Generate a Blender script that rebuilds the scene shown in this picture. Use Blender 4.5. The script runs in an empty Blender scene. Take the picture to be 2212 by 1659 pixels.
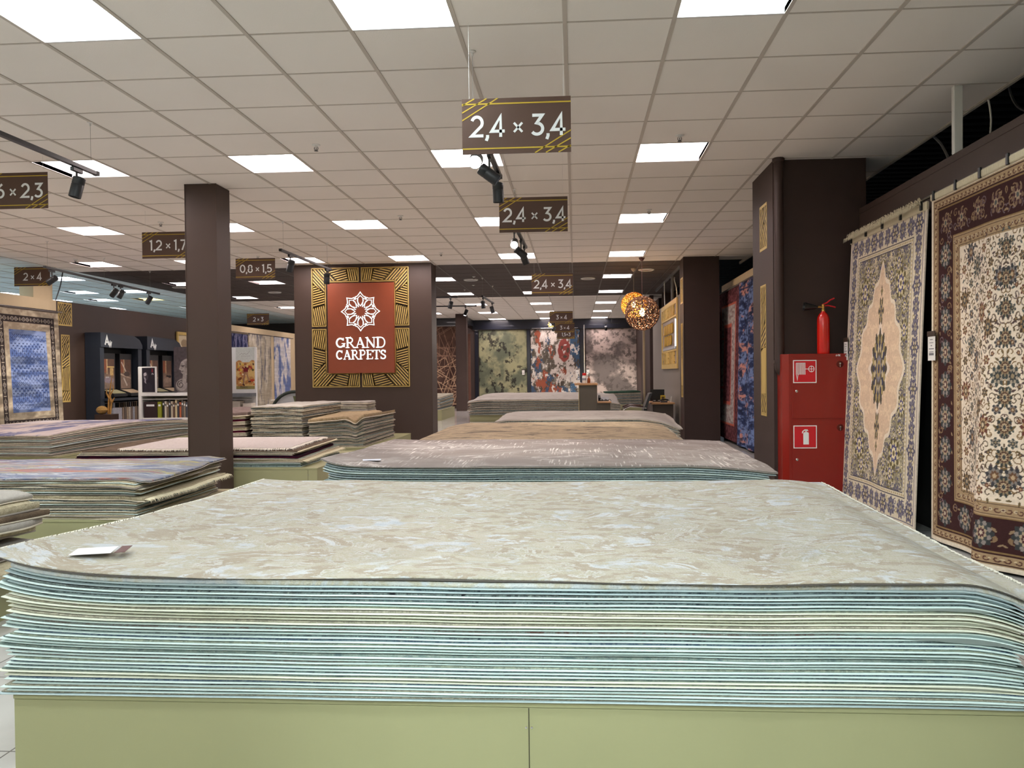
import bpy, math, random
import numpy as np
from mathutils import Vector, Matrix

sc = bpy.context.scene
PI = math.pi
# ------------------------------------------------------------------ camera
YAW, PITCH, ROLL, FPX, CX = .0657, -.0130, -.0105, 1723.0, 1130.0
def cam_axes():
    f = Vector((-math.sin(YAW), math.cos(YAW), 0)); r = Vector((math.cos(YAW), math.sin(YAW), 0)); u = Vector((0, 0, 1))
    f2 = f*math.cos(PITCH)+u*math.sin(PITCH); u2 = u*math.cos(PITCH)-f*math.sin(PITCH)
    return r*math.cos(ROLL)+u2*math.sin(ROLL), u2*math.cos(ROLL)-r*math.sin(ROLL), f2
cd = bpy.data.cameras.new('camera'); cam = bpy.data.objects.new('camera', cd); sc.collection.objects.link(cam)
_r, _u, _f = cam_axes()
cam.matrix_world = Matrix(((_r.x, _u.x, -_f.x, 0), (_r.y, _u.y, -_f.y, 0), (_r.z, _u.z, -_f.z, 1.18), (0, 0, 0, 1)))
cd.sensor_width = 36; cd.lens = 36*FPX/2212; cd.shift_x = -(CX-1106)/2212; cd.clip_start = .05; cd.clip_end = 200
sc.camera = cam
# ------------------------------------------------------------------ world and exposure
w = bpy.data.worlds.new('world'); sc.world = w; w.use_nodes = True
w.node_tree.nodes['Background'].inputs[0].default_value = (.55, .62, .70, 1)
w.node_tree.nodes['Background'].inputs[1].default_value = .05
sc.view_settings.view_transform = 'Standard'; sc.view_settings.look = 'None'
sc.view_settings.exposure = 1.2; sc.view_settings.gamma = 1; sc.view_settings.use_curve_mapping = False
PANEL_STRENGTH = 9.0
CEIL = 3.12
GX0, GY0 = -.04, 4.44          # a grid crossing of the suspended ceiling, 0.6 m tiles

# ------------------------------------------------------------------ helpers
def lin(c):
    out = []
    for v in c[:3]:
        v = v/255.0
        out.append(v/12.92 if v <= .04045 else ((v+.055)/1.055)**2.4)
    return tuple(out)+(1.0,)
MATS = {}
def mat(name, col, rough=.6, metal=0.0, var=.06, vscale=6.0, bump=0.0, bscale=80.0, spec=.5, coat=0.0):
    """plain surface whose colour wanders a little by noise"""
    if name in MATS: return MATS[name]
    m = bpy.data.materials.new(name); m.use_nodes = True; nt = m.node_tree; b = nt.nodes['Principled BSDF']
    c = lin(col)
    b.inputs['Roughness'].default_value = rough; b.inputs['Metallic'].default_value = metal
    b.inputs['Specular IOR Level'].default_value = spec
    b.inputs['Coat Weight'].default_value = coat
    tc = nt.nodes.new('ShaderNodeTexCoord'); n = nt.nodes.new('ShaderNodeTexNoise'); n.inputs['Scale'].default_value = vscale
    n.inputs['Detail'].default_value = 4
    nt.links.new(tc.outputs['Object'], n.inputs['Vector'])
    r = nt.nodes.new('ShaderNodeValToRGB')
    r.color_ramp.elements[0].position = .3; r.color_ramp.elements[1].position = .7
    r.color_ramp.elements[0].color = tuple(x*(1-var) for x in c[:3])+(1,)
    r.color_ramp.elements[1].color = tuple(min(1, x*(1+var)) for x in c[:3])+(1,)
    nt.links.new(n.outputs['Fac'], r.inputs[0]); nt.links.new(r.outputs[0], b.inputs['Base Color'])
    if bump:
        n2 = nt.nodes.new('ShaderNodeTexNoise'); n2.inputs['Scale'].default_value = bscale; n2.inputs['Detail'].default_value = 3
        nt.links.new(tc.outputs['Object'], n2.inputs['Vector'])
        bp = nt.nodes.new('ShaderNodeBump'); bp.inputs['Strength'].default_value = bump; bp.inputs['Distance'].default_value = .01
        nt.links.new(n2.outputs['Fac'], bp.inputs['Height']); nt.links.new(bp.outputs[0], b.inputs['Normal'])
    MATS[name] = m; return m
def emat(name, col, strength):
    if name in MATS: return MATS[name]
    m = bpy.data.materials.new(name); m.use_nodes = True; b = m.node_tree.nodes['Principled BSDF']
    b.inputs['Base Color'].default_value = lin(col); b.inputs['Emission Color'].default_value = lin(col)
    b.inputs['Emission Strength'].default_value = strength; b.inputs['Roughness'].default_value = .6
    MATS[name] = m; return m
def vmat(name, rough=.95, bump=.5, bscale=260.0, spec=.15):
    """woven or printed surface: colour comes from the pattern computed for the mesh"""
    if name in MATS: return MATS[name]
    m = bpy.data.materials.new(name); m.use_nodes = True; nt = m.node_tree; b = nt.nodes['Principled BSDF']
    a = nt.nodes.new('ShaderNodeVertexColor'); a.layer_name = 'col'
    tc = nt.nodes.new('ShaderNodeTexCoord'); n = nt.nodes.new('ShaderNodeTexNoise'); n.inputs['Scale'].default_value = bscale
    nt.links.new(tc.outputs['Object'], n.inputs['Vector'])
    nt.links.new(a.outputs['Color'], b.inputs['Base Color'])
    b.inputs['Roughness'].default_value = rough; b.inputs['Specular IOR Level'].default_value = spec
    if bump:
        bp = nt.nodes.new('ShaderNodeBump'); bp.inputs['Strength'].default_value = bump; bp.inputs['Distance'].default_value = .004
        nt.links.new(n.outputs['Fac'], bp.inputs['Height']); nt.links.new(bp.outputs[0], b.inputs['Normal'])
    MATS[name] = m; return m
def rugmat(name, stops, scale=5.0, stretch=(1, 1, 1), detail=9, rough=.62, dist=.6, stops2=None, scale2=1.6, mix=(.45, .6), bump=.6, shift=0.0, gain=.74):
    """abstract carpet pile: ragged noise patches through a colour ramp, over a second, broader pattern"""
    if name in MATS: return MATS[name]
    m = bpy.data.materials.new(name); m.use_nodes = True; nt = m.node_tree; L = nt.links.new; N = nt.nodes.new
    b = nt.nodes['Principled BSDF']; b.inputs['Roughness'].default_value = .95; b.inputs['Specular IOR Level'].default_value = .15
    tc = N('ShaderNodeTexCoord'); mp = N('ShaderNodeMapping'); mp.inputs['Scale'].default_value = stretch; mp.inputs['Location'].default_value = (shift, shift*.7, shift*.3)
    L(tc.outputs['Object'], mp.inputs['Vector'])
    def layer(sc_, stops_, dt):
        n = N('ShaderNodeTexNoise'); n.inputs['Scale'].default_value = sc_; n.inputs['Detail'].default_value = dt
        n.inputs['Roughness'].default_value = rough; n.inputs['Distortion'].default_value = dist
        L(mp.outputs[0], n.inputs['Vector'])
        r = N('ShaderNodeValToRGB'); e = r.color_ramp.elements
        while len(e) < len(stops_): e.new(.5)
        for i, (p, c) in enumerate(stops_): e[i].position = p; e[i].color = tuple(v*gain for v in lin(c)[:3])+(1,)
        L(n.outputs['Fac'], r.inputs[0]); return r, n
    r1, n1 = layer(scale, stops, detail); out = r1.outputs[0]
    if stops2:
        r2, n2 = layer(scale2, stops2, detail)
        n3 = N('ShaderNodeTexNoise'); n3.inputs['Scale'].default_value = scale2*1.3; n3.inputs['Detail'].default_value = 7; n3.inputs['Roughness'].default_value = .65
        mp2 = N('ShaderNodeMapping'); mp2.inputs['Location'].default_value = (7.3, 2.1, 4.4); mp2.inputs['Scale'].default_value = stretch
        L(tc.outputs['Object'], mp2.inputs['Vector']); L(mp2.outputs[0], n3.inputs['Vector'])
        rr = N('ShaderNodeMapRange'); rr.inputs['From Min'].default_value = mix[0]; rr.inputs['From Max'].default_value = mix[1]
        L(n3.outputs['Fac'], rr.inputs['Value'])
        mx = N('ShaderNodeMix'); mx.data_type = 'RGBA'
        L(rr.outputs[0], mx.inputs[0]); L(out, mx.inputs[6]); L(r2.outputs[0], mx.inputs[7]); out = mx.outputs[2]
    L(out, b.inputs['Base Color'])
    nb = N('ShaderNodeTexNoise'); nb.inputs['Scale'].default_value = 160; nb.inputs['Detail'].default_value = 2
    L(tc.outputs['Object'], nb.inputs['Vector'])
    bp = N('ShaderNodeBump'); bp.inputs['Strength'].default_value = bump; bp.inputs['Distance'].default_value = .006
    L(nb.outputs['Fac'], bp.inputs['Height']); L(bp.outputs[0], b.inputs['Normal'])
    MATS[name] = m; return m

WORLD = {}      # object name -> world position of its own origin (children of a thing share it)
def link(o): sc.collection.objects.link(o)
def tag(o, label=None, cat=None, group=None, kind=None):
    if label: o['label'] = label
    if cat: o['category'] = cat
    if group: o['group'] = group
    if kind: o['kind'] = kind
    return o
def thing(name, label, cat, loc=(0, 0, 0), group=None, kind=None):
    o = bpy.data.objects.new(name, None); link(o); o.location = loc; o.empty_display_size = .1
    WORLD[o.name] = Vector(loc); return tag(o, label, cat, group, kind)
class MB:
    """collects shapes in world coordinates; build() makes ONE mesh object of them"""
    def __init__(s): s.v = []; s.f = []
    def add(s, vs, fs):
        n = len(s.v); s.v.extend([tuple(map(float, p)) for p in vs]); s.f.extend([tuple(i+n for i in f) for f in fs]); return s
    def box(s, x0, x1, y0, y1, z0, z1, M=None):
        vs = [(x, y, z) for z in (z0, z1) for y in (y0, y1) for x in (x0, x1)]
        if M is not None: vs = [tuple(M @ Vector(p)) for p in vs]
        return s.add(vs, [(0, 2, 3, 1), (4, 5, 7, 6), (0, 1, 5, 4), (2, 6, 7, 3), (0, 4, 6, 2), (1, 3, 7, 5)])
    def bbox(s, x0, x1, y0, y1, z0, z1, b=.004):
        """box with chamfered edges"""
        c = ((x0+x1)/2, (y0+y1)/2, (z0+z1)/2); h = ((x1-x0)/2, (y1-y0)/2, (z1-z0)/2); b = min(b, .45*min(h))
        vs = []; idx = {}
        for sx in (-1, 1):
            for sy in (-1, 1):
                for sz in (-1, 1):
                    sg = (sx, sy, sz)
                    for a in range(3):
                        idx[(sx, sy, sz, a)] = len(vs)
                        vs.append(tuple(c[k]+sg[k]*(h[k]-(0 if k == a else b)) for k in range(3)))
        fs = []
        for a in range(3):
            o = [k for k in range(3) if k != a]
            for sa in (-1, 1):
                loop = []
                for p, q in ((-1, -1), (1, -1), (1, 1), (-1, 1)):
                    sg = [0, 0, 0]; sg[a] = sa; sg[o[0]] = p; sg[o[1]] = q; loop.append(idx[(*sg, a)])
                flip = (sa > 0) == (a == 1)
                fs.append(tuple(loop[::-1] if flip else loop))
        for a in range(3):
            o = [k for k in range(3) if k != a]
            for p in (-1, 1):
                for q in (-1, 1):
                    e = []
                    for sa in (-1, 1):
                        sg = [0, 0, 0]; sg[a] = sa; sg[o[0]] = p; sg[o[1]] = q
                        e.append((idx[(*sg, o[0])], idx[(*sg, o[1])]))
                    fs.append((e[0][0], e[0][1], e[1][1], e[1][0]))
        for sx in (-1, 1):
            for sy in (-1, 1):
                for sz in (-1, 1): fs.append(tuple(idx[(sx, sy, sz, a)] for a in range(3)))
        return s.add(vs, fs)
    def tube(s, pts, r, n=8, cap=True, r2=None):
        pts = [Vector(p) for p in pts]; m = len(pts); vs = []; prev = None
        for i, p in enumerate(pts):
            d = (pts[min(i+1, m-1)]-pts[max(i-1, 0)]).normalized()
            if prev is None: a = d.orthogonal().normalized()
            else:
                a = prev-d*prev.dot(d); a = a.normalized() if a.length > 1e-6 else d.orthogonal().normalized()
            prev = a; b = d.cross(a); rr = r if r2 is None else r+(r2-r)*i/(m-1)
            for k in range(n):
                t = 2*PI*k/n; vs.append(p+a*math.cos(t)*rr+b*math.sin(t)*rr)
        fs = [(i*n+k, i*n+(k+1) % n, (i+1)*n+(k+1) % n, (i+1)*n+k) for i in range(m-1) for k in range(n)]
        if cap: fs += [tuple(range(n))[::-1], tuple(range((m-1)*n, m*n))]
        return s.add(vs, fs)
    def lathe(s, prof, c=(0, 0, 0), axis=(0, 0, 1), n=24):
        """profile of (radius, height) turned round an axis through c"""
        ax = Vector(axis).normalized(); a = ax.orthogonal().normalized(); b = ax.cross(a); c = Vector(c); vs = []
        for r, h in prof:
            for k in range(n):
                t = 2*PI*k/n; vs.append(c+ax*h+(a*math.cos(t)+b*math.sin(t))*max(r, 1e-5))
        m = len(prof)
        fs = [(i*n+k, i*n+(k+1) % n, (i+1)*n+(k+1) % n, (i+1)*n+k) for i in range(m-1) for k in range(n)]
        fs += [tuple(range(n))[::-1], tuple(range((m-1)*n, m*n))]
        return s.add(vs, fs)
    def poly(s, pts, o, ux, uy, t=.003):
        """flat outline (u, v) on the plane at o spanned by ux, uy, thickened by t along ux x uy"""
        o, ux, uy = Vector(o), Vector(ux), Vector(uy); nn = ux.cross(uy).normalized()*t; n = len(pts)
        lo = [o+ux*p[0]+uy*p[1] for p in pts]; hi = [p+nn for p in lo]
        return s.add(lo+hi, [tuple(range(n))[::-1], tuple(range(n, 2*n))]+[(i, (i+1) % n, (i+1) % n+n, i+n) for i in range(n)])
    def ribbon(s, pts, wd, o, ux, uy, t=.003, closed=False):
        """a stroke of width wd along a (u, v) polyline, mitred"""
        P = [Vector((p[0], p[1])) for p in pts]; m = len(P); L = []; R = []
        for i in range(m):
            a = P[(i-1) % m] if (closed or i > 0) else None; b = P[(i+1) % m] if (closed or i < m-1) else None
            d1 = (P[i]-a).normalized() if a is not None else None; d2 = (b-P[i]).normalized() if b is not None else None
            if d1 is None: d1 = d2
            if d2 is None: d2 = d1
            n1 = Vector((-d1.y, d1.x)); n2 = Vector((-d2.y, d2.x)); n = (n1+n2)
            n = n1 if n.length < 1e-4 else n.normalized()
            k = 1/max(.42, n.dot(n1)); L.append(P[i]+n*wd/2*k); R.append(P[i]-n*wd/2*k)
        for i in range(m if closed else m-1):
            j = (i+1) % m
            s.poly([R[i], R[j], L[j], L[i]], o, ux, uy, t)
        return s
    def build(s, name, m, parent=None, at=None, label=None, smooth=False):
        me = bpy.data.meshes.new(name); o = bpy.data.objects.new(name, me); link(o)
        if parent is not None:
            org = WORLD[parent.name]; o.parent = parent
        else:
            org = Vector(at) if at is not None else Vector((0, 0, 0)); o.location = org
        WORLD[o.name] = Vector(org)
        me.from_pydata([(x-org[0], y-org[1], z-org[2]) for x, y, z in s.v], [], s.f)
        me.materials.append(m)
        if smooth:
            me.polygons.foreach_set('use_smooth', [True]*len(me.polygons))
            me.set_sharp_from_angle(angle=math.radians(40))
        me.validate(); me.update()
        if label: o['label'] = label
        return o
def struct(name, mb, m, at=(0, 0, 0)):
    o = mb.build(name, m, at=at); o['kind'] = 'structure'; return o
def copy_tree(o, parent=None):
    c = o.copy(); link(c); c.parent = parent; WORLD[c.name] = Vector(WORLD[o.name])
    for ch in [x for x in bpy.data.objects if x.parent == o]: copy_tree(ch, c)
    return c
def children_of(o): return [x for x in bpy.data.objects if x.parent == o]
def dup(o, loc, label=None, group=None):
    c = copy_tree(o); c.location = loc
    if label: c['label'] = label
    if group: c['group'] = group
    return c
ORD = 'topmost second third fourth fifth sixth seventh eighth ninth tenth eleventh twelfth thirteenth fourteenth fifteenth sixteenth seventeenth eighteenth nineteenth twentieth twenty-first twenty-second twenty-third twenty-fourth twenty-fifth twenty-sixth twenty-seventh twenty-eighth twenty-ninth thirtieth thirty-first thirty-second thirty-third thirty-fourth'.split()
NTH = ['nearest']+ORD[1:]

# ------------------------------------------------------------------ smooth noise for patterns and folds
def vnoise(x, y, seed=0):
    x = np.asarray(x, float); y = np.asarray(y, float)
    xi = np.floor(x).astype(np.int64); yi = np.floor(y).astype(np.int64); xf = x-xi; yf = y-yi
    def h(a, b):
        n = (a*374761393+b*668265263+seed*1442695041) & 0xffffffff
        n = ((n ^ (n >> 13))*1274126177) & 0xffffffff
        return ((n ^ (n >> 16)) & 0xffff)/65535.0
    u = xf*xf*(3-2*xf); v = yf*yf*(3-2*yf)
    return (h(xi, yi)*(1-u)+h(xi+1, yi)*u)*(1-v)+(h(xi, yi+1)*(1-u)+h(xi+1, yi+1)*u)*v
def fbm(x, y, seed=0, oct=5, rough=.55):
    s = 0; a = 1; t = 0
    for i in range(oct):
        s = s+a*vnoise(x*2**i+17.3*i, y*2**i+9.1*i, seed+i*31); t += a; a *= rough
    return s/t
def srgb2lin(a):
    a = np.clip(a/255.0, 0, 1); return np.where(a <= .04045, a/12.92, ((a+.055)/1.055)**2.4)

class Canvas:
    """pattern painter: u to the right, v up, in metres; becomes the vertex colours of a fine mesh"""
    def __init__(s, w, h, nx, ny, base):
        s.w, s.h, s.nx, s.ny = w, h, nx, ny
        s.U, s.V = np.meshgrid(np.linspace(0, w, nx), np.linspace(0, h, ny))
        s.c = np.empty((ny, nx, 3)); s.c[:] = base; s.rng = random.Random(5)
    def win(s, u0, u1, v0, v1):
        i0 = max(0, int(u0/s.w*(s.nx-1))); i1 = min(s.nx, int(u1/s.w*(s.nx-1))+2)
        j0 = max(0, int(v0/s.h*(s.ny-1))); j1 = min(s.ny, int(v1/s.h*(s.ny-1))+2)
        if i0 >= i1 or j0 >= j1: return None
        return slice(j0, j1), slice(i0, i1)
    def rect(s, u0, v0, u1, v1, col):
        k = s.win(u0, u1, v0, v1)
        if k is None: return
        m = (s.U[k] >= u0) & (s.U[k] <= u1) & (s.V[k] >= v0) & (s.V[k] <= v1); s.c[k][m] = col
    def mask(s, m, col): s.c[m] = col
    def ell(s, cu, cv, ru, rv, col, ang=0):
        R = max(ru, rv); k = s.win(cu-R, cu+R, cv-R, cv+R)
        if k is None: return
        du = s.U[k]-cu; dv = s.V[k]-cv; ca, sa = math.cos(ang), math.sin(ang)
        a = du*ca+dv*sa; b = -du*sa+dv*ca
        s.c[k][(a/ru)**2+(b/rv)**2 <= 1] = col
    def rosette(s, cu, cv, r, cols, n=8, rot=0, amp=.16, sq=1.0):
        R = r*1.3*max(1, sq); k = s.win(cu-R, cu+R, cv-R, cv+R)
        if k is None: return
        du = s.U[k]-cu; dv = (s.V[k]-cv)/sq; rr = np.hypot(du, dv)/r; an = np.arctan2(dv, du)+rot
        for i, c in enumerate(cols):
            f = 1-i/len(cols); m = rr <= f*(1+amp*np.cos(n*an+(PI if i % 2 else 0))); s.c[k][m] = c
    def line(s, pts, wd, col):
        for (a, b), (c, d) in zip(pts[:-1], pts[1:]):
            k = s.win(min(a, c)-wd, max(a, c)+wd, min(b, d)-wd, max(b, d)+wd)
            if k is None: continue
            L2 = (c-a)**2+(d-b)**2+1e-12; t = np.clip(((s.U[k]-a)*(c-a)+(s.V[k]-b)*(d-b))/L2, 0, 1)
            s.c[k][np.hypot(s.U[k]-a-t*(c-a), s.V[k]-b-t*(d-b)) <= wd/2] = col
    def scroll(s, cu, cv, r, col, wd, a0=0, turns=1.1, sgn=1):
        n = 14; s.line([(cu+r*(1-.75*i/n)*math.cos(a0+sgn*2*PI*turns*i/n), cv+r*(1-.75*i/n)*math.sin(a0+sgn*2*PI*turns*i/n)) for i in range(n+1)], wd, col)
    def mirror_u(s): h = s.nx//2; s.c[:, s.nx-h:] = s.c[:, :h][:, ::-1]
    def mirror_v(s): h = s.ny//2; s.c[s.ny-h:] = s.c[:h][::-1]
    def grain(s, amt=.08, su=90, sv=90, seed=3):
        s.c *= (1+amt*(fbm(s.U*su, s.V*sv, seed, 3)-.5)*2)[..., None]
    def mesh(s, name, o, ux, uy, m, parent=None, at=None, disp=None, thick=.008, smooth=True):
        """lay the canvas on the plane at o spanned by ux (u) and uy (v); disp(U, V) bends it along ux x uy"""
        o, ux, uy = Vector(o), Vector(ux), Vector(uy); nn = ux.cross(uy).normalized()
        D = disp(s.U, s.V) if disp else np.zeros_like(s.U)
        org = WORLD[parent.name] if parent is not None else Vector(at if at is not None else o)
        ny, nx = s.ny, s.nx
        F = np.stack([o[k]-org[k]+s.U*ux[k]+s.V*uy[k]+D*nn[k] for k in range(3)], -1).reshape(-1, 3)
        ii = np.arange(nx*ny).reshape(ny, nx)
        q = np.stack([ii[:-1, :-1], ii[:-1, 1:], ii[1:, 1:], ii[1:, :-1]], -1).reshape(-1, 4)
        ring = np.concatenate([ii[0, :], ii[1:, -1], ii[-1, -2::-1], ii[-2:0:-1, 0]])
        b0 = nx*ny
        if disp:
            B = F-np.array(nn)*thick; nb = len(ring)
            side = [(int(ring[i]), b0+int(ring[i]), b0+int(ring[(i+1) % nb]), int(ring[(i+1) % nb])) for i in range(nb)]
        else:
            B = F[ring]-np.array(nn)*thick; nb = len(ring)
            side = [(int(ring[i]), b0+i, b0+(i+1) % nb, int(ring[(i+1) % nb])) for i in range(nb)]
        me = bpy.data.meshes.new(name); verts = np.vstack([F, B])
        back = (q[:, ::-1]+b0).tolist() if disp else [tuple(range(b0, b0+nb))[::-1]]
        faces = q.tolist()+side+back
        me.from_pydata(verts.tolist(), [], faces)
        col = np.ones((len(verts), 4)); lc = srgb2lin(s.c).reshape(-1, 3); col[:b0, :3] = lc; col[b0:, :3] = (lc if disp else lc[ring])*.9
        at_ = me.color_attributes.new('col', 'FLOAT_COLOR', 'POINT'); at_.data.foreach_set('color', col.ravel())
        me.materials.append(m)
        if smooth:
            sm = [True]*len(q)+[False]*(len(side)+len(back)); me.polygons.foreach_set('use_smooth', sm)
        me.update(); ob = bpy.data.objects.new(name, me); link(ob)
        if parent is not None: ob.parent = parent
        else: ob.location = org
        WORLD[ob.name] = Vector(org); return ob

# ------------------------------------------------------------------ stroke lettering
def arc(cx, cy, rx, ry, a0, a1, n=14): return [(cx+rx*math.cos(math.radians(a0+(a1-a0)*i/n)), cy+ry*math.sin(math.radians(a0+(a1-a0)*i/n))) for i in range(n+1)]
GL = {
 '0': (.72, [arc(.34, .5, .28, .43, 90, 450, 24)]), '1': (.36, [[(.02, .86), (.2, .93), (.2, 0)]]),
 '2': (.66, [arc(.31, .66, .24, .27, 160, -35, 12)+[(.06, .07), (.6, .07)]]),
 '3': (.66, [[(.08, .93), (.53, .93), (.28, .58)]+arc(.29, .32, .26, .25, 80, -145, 12)]),
 '4': (.7, [[(.47, 0), (.47, .93), (.06, .26), (.66, .26)]]),
 '5': (.66, [[(.54, .93), (.14, .93), (.1, .53)]+arc(.29, .32, .26, .25, 115, -145, 14)]),
 '6': (.68, [arc(.33, .33, .26, .26, 150, 510, 22), [(.1, .46), (.26, .75), (.5, .96)]]),
 '7': (.62, [[(.04, .93), (.55, .93), (.2, 0)]]),
 '8': (.66, [arc(.32, .71, .21, .2, 90, 450, 18), arc(.32, .29, .25, .24, 90, 450, 18)]),
 ',': (.26, [[(.13, .1), (.13, 0), (.07, -.16)]]),
 'x': (.62, [[(.12, .2), (.5, .62)], [(.12, .62), (.5, .2)]]), ' ': (.26, []),
 'A': (.8, [[(.02, 0), (.38, .96), (.74, 0)], [(.15, .3), (.62, .3)]]),
 'W': (1.05, [[(.02, .96), (.27, 0), (.5, .9), (.73, 0), (.98, .96)]]),
 'P': (.66, [[(.1, 0), (.1, .93), (.34, .93)]+arc(.34, .68, .24, .25, 90, -90, 8)+[(.1, .43)]]),
 'U': (.74, [[(.1, .96), (.1, .34)]+arc(.36, .32, .26, .27, 180, 360, 10)+[(.62, .96)]]),
 'N': (.76, [[(.1, 0), (.1, .92), (.64, .04), (.64, .96)]]),
 'C': (.76, [arc(.42, .48, .34, .43, 45, 315, 16)]), 'H': (.76, [[(.1, 0), (.1, .96)], [(.64, 0), (.64, .96)], [(.1, .5), (.64, .5)]]),
}
def lettering(mb, text, o, ux, uy, h, wt=.13, t=.002, track=.0, thin='x'):
    ux, uy = Vector(ux), Vector(uy); x = 0
    for ch in text:
        wd, strokes = GL[ch]
        for st in strokes: mb.ribbon([((x+p[0])*h, p[1]*h) for p in st], wt*h*(.72 if ch in thin else 1), o, ux, uy, t)
        x += wd+track
    return x*h
def text_width(text, h, track=0): return sum(GL[c][0]+track for c in text)*h

# ------------------------------------------------------------------ fretwork (bars clipped to convex cells)
def clip_line(poly, p, d):
    t0, t1 = -1e9, 1e9; n = len(poly); ar = sum(poly[i][0]*poly[(i+1) % n][1]-poly[(i+1) % n][0]*poly[i][1] for i in range(n))
    sg = 1 if ar > 0 else -1
    for i in range(n):
        a = Vector(poly[i]); b = Vector(poly[(i+1) % n]); e = b-a; nn = Vector((-e.y, e.x))*sg
        den = nn.dot(d); num = nn.dot(a-p)
        if abs(den) < 1e-9:
            if num > 0: return None
            continue
        t = num/den
        if den > 0: t0 = max(t0, t)
        else: t1 = min(t1, t)
    return (p+d*t0, p+d*t1) if t1 > t0+1e-4 else None
def hatch(mb, poly, ang, step, wd, o, ux, uy, t):
    d = Vector((math.cos(ang), math.sin(ang))); n = Vector((-d.y, d.x)); P = [Vector(p) for p in poly]
    s = [p.dot(n) for p in P]; k = math.ceil(min(s)/step); v = k*step
    while v < max(s):
        r = clip_line(poly, n*v, d)
        if r: mb.ribbon([r[0], r[1]], wd, o, ux, uy, t)
        v += step
def outline(mb, poly, wd, o, ux, uy, t): mb.ribbon(poly, wd, o, ux, uy, t, closed=True)

# ================================================================== ROOM
M_brown = mat('brown_wallboard', (62, 46, 38), .55, var=.05, vscale=3)
M_brown2 = mat('dark_brown_wallboard', (56, 39, 34), .6, var=.06, vscale=3, bump=.15, bscale=300)
M_cream = mat('cream_board', (205, 186, 150), .6, var=.03)
M_tile = mat('ceiling_tile', (238, 233, 226), .9, var=.025, vscale=.9, bump=.15, bscale=220)
M_tileo = mat('outer_ceiling_tile', (206, 214, 214), .9, var=.04, vscale=.9)
M_tiled = mat('brown_ceiling_tile', (70, 59, 54), .8, var=.06, vscale=2, bump=.15, bscale=220)
M_tbar = mat('ceiling_bar', (192, 184, 174), .5, var=.02)
M_tbard = mat('brown_ceiling_bar', (66, 54, 50), .5, var=.02)
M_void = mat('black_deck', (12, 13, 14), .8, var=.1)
M_deck = mat('corrugated_deck', (38, 42, 40), .5, metal=.4, var=.1)
M_gold = mat('gold_paint', (206, 178, 104), .45, metal=.2, var=.04, vscale=9)
M_khaki = mat('khaki_laminate', (156, 155, 116), .5, var=.025, vscale=2.5)
M_khaki_edge = mat('khaki_edge', (150, 138, 92), .5, var=.02)
M_black = mat('black_metal', (20, 20, 22), .38, var=.04)
M_white = mat('white_metal', (225, 225, 222), .4, var=.02)
M_chrome = mat('chrome', (205, 205, 208), .18, metal=1, var=.02)
M_navy = mat('navy_header', (20, 24, 38), .3, var=.06, coat=.3)

# ---- floor: pale glossy porcelain tiles
def floor_mat():
    m = bpy.data.materials.new('porcelain_floor'); m.use_nodes = True; nt = m.node_tree; L = nt.links.new; N = nt.nodes.new; b = nt.nodes['Principled BSDF']
    tc = N('ShaderNodeTexCoord'); mp = N('ShaderNodeMapping'); mp.inputs['Rotation'].default_value = (0, 0, 0)
    L(tc.outputs['Object'], mp.inputs['Vector'])
    br = N('ShaderNodeTexBrick'); br.offset = 0; br.inputs['Scale'].default_value = 1; br.inputs['Brick Width'].default_value = .6; br.inputs['Row Height'].default_value = .6
    br.inputs['Mortar Size'].default_value = .003; br.inputs['Color1'].default_value = lin((196, 194, 190)); br.inputs['Color2'].default_value = lin((186, 184, 182)); br.inputs['Mortar'].default_value = lin((110, 108, 104))
    L(mp.outputs[0], br.inputs['Vector'])
    n = N('ShaderNodeTexNoise'); n.inputs['Scale'].default_value = 2.4; n.inputs['Detail'].default_value = 8; n.inputs['Distortion'].default_value = 1.2; L(tc.outputs['Object'], n.inputs['Vector'])
    r = N('ShaderNodeMapRange'); r.inputs['To Min'].default_value = .82; r.inputs['To Max'].default_value = 1.12; L(n.outputs['Fac'], r.inputs['Value'])
    mx = N('ShaderNodeMix'); mx.data_type = 'RGBA'; mx.blend_type = 'MULTIPLY'; mx.inputs[0].default_value = 1; L(br.outputs['Color'], mx.inputs[6]); L(r.outputs[0], mx.inputs[7])
    L(mx.outputs[2], b.inputs['Base Color']); b.inputs['Roughness'].default_value = .12; b.inputs['Specular IOR Level'].default_value = .5
    return m
struct('floor', MB().box(-21, 4.6, -5, 31, -.1, 0), floor_mat())

# ---- ceiling: 0.6 m tiles, the lamps' cells left open
LAMP_COLS = {-5: 1, -2: 1, 1: 1, -8: 1, -11: 1, -14: 1}
def col_x(i): return GX0+.6*i
def row_y(j): return GY0+.6*j
lamps = []     # (i, j) of the cell's left and near crossing
for i in (-14, -11, -8, -5, -2, 1):
    for j in range(-16, 42, 5):
        lamps.append((i, j))
lampset = set(lamps)
DARK0, DARK1 = 13.9, 19.95
def ceiling_part(name, cells, m):
    mb = MB()
    for (i, j) in cells:
        if (i, j) in lampset: continue
        x0, y0 = col_x(i), row_y(j); x1 = min(x0+.6, 2.965); y1 = y0+.6
        mb.add([(x0, y0, CEIL), (x1, y0, CEIL), (x1, y1, CEIL), (x0, y1, CEIL)], [(0, 1, 2, 3)])
    return mb
near, dark, far_, outer = [], [], [], []
for j in range(-16, 42):
    yc = row_y(j)+.3
    for i in range(-34, 6):
        if i < -15: outer.append((i, j)); continue
        if DARK0+.1 < yc < DARK1+.1: (dark if i < 4 else near).append((i, j)) if i < 4 else None
        elif yc < DARK0+.1: near.append((i, j))
        elif i < 4: far_.append((i, j))
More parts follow.
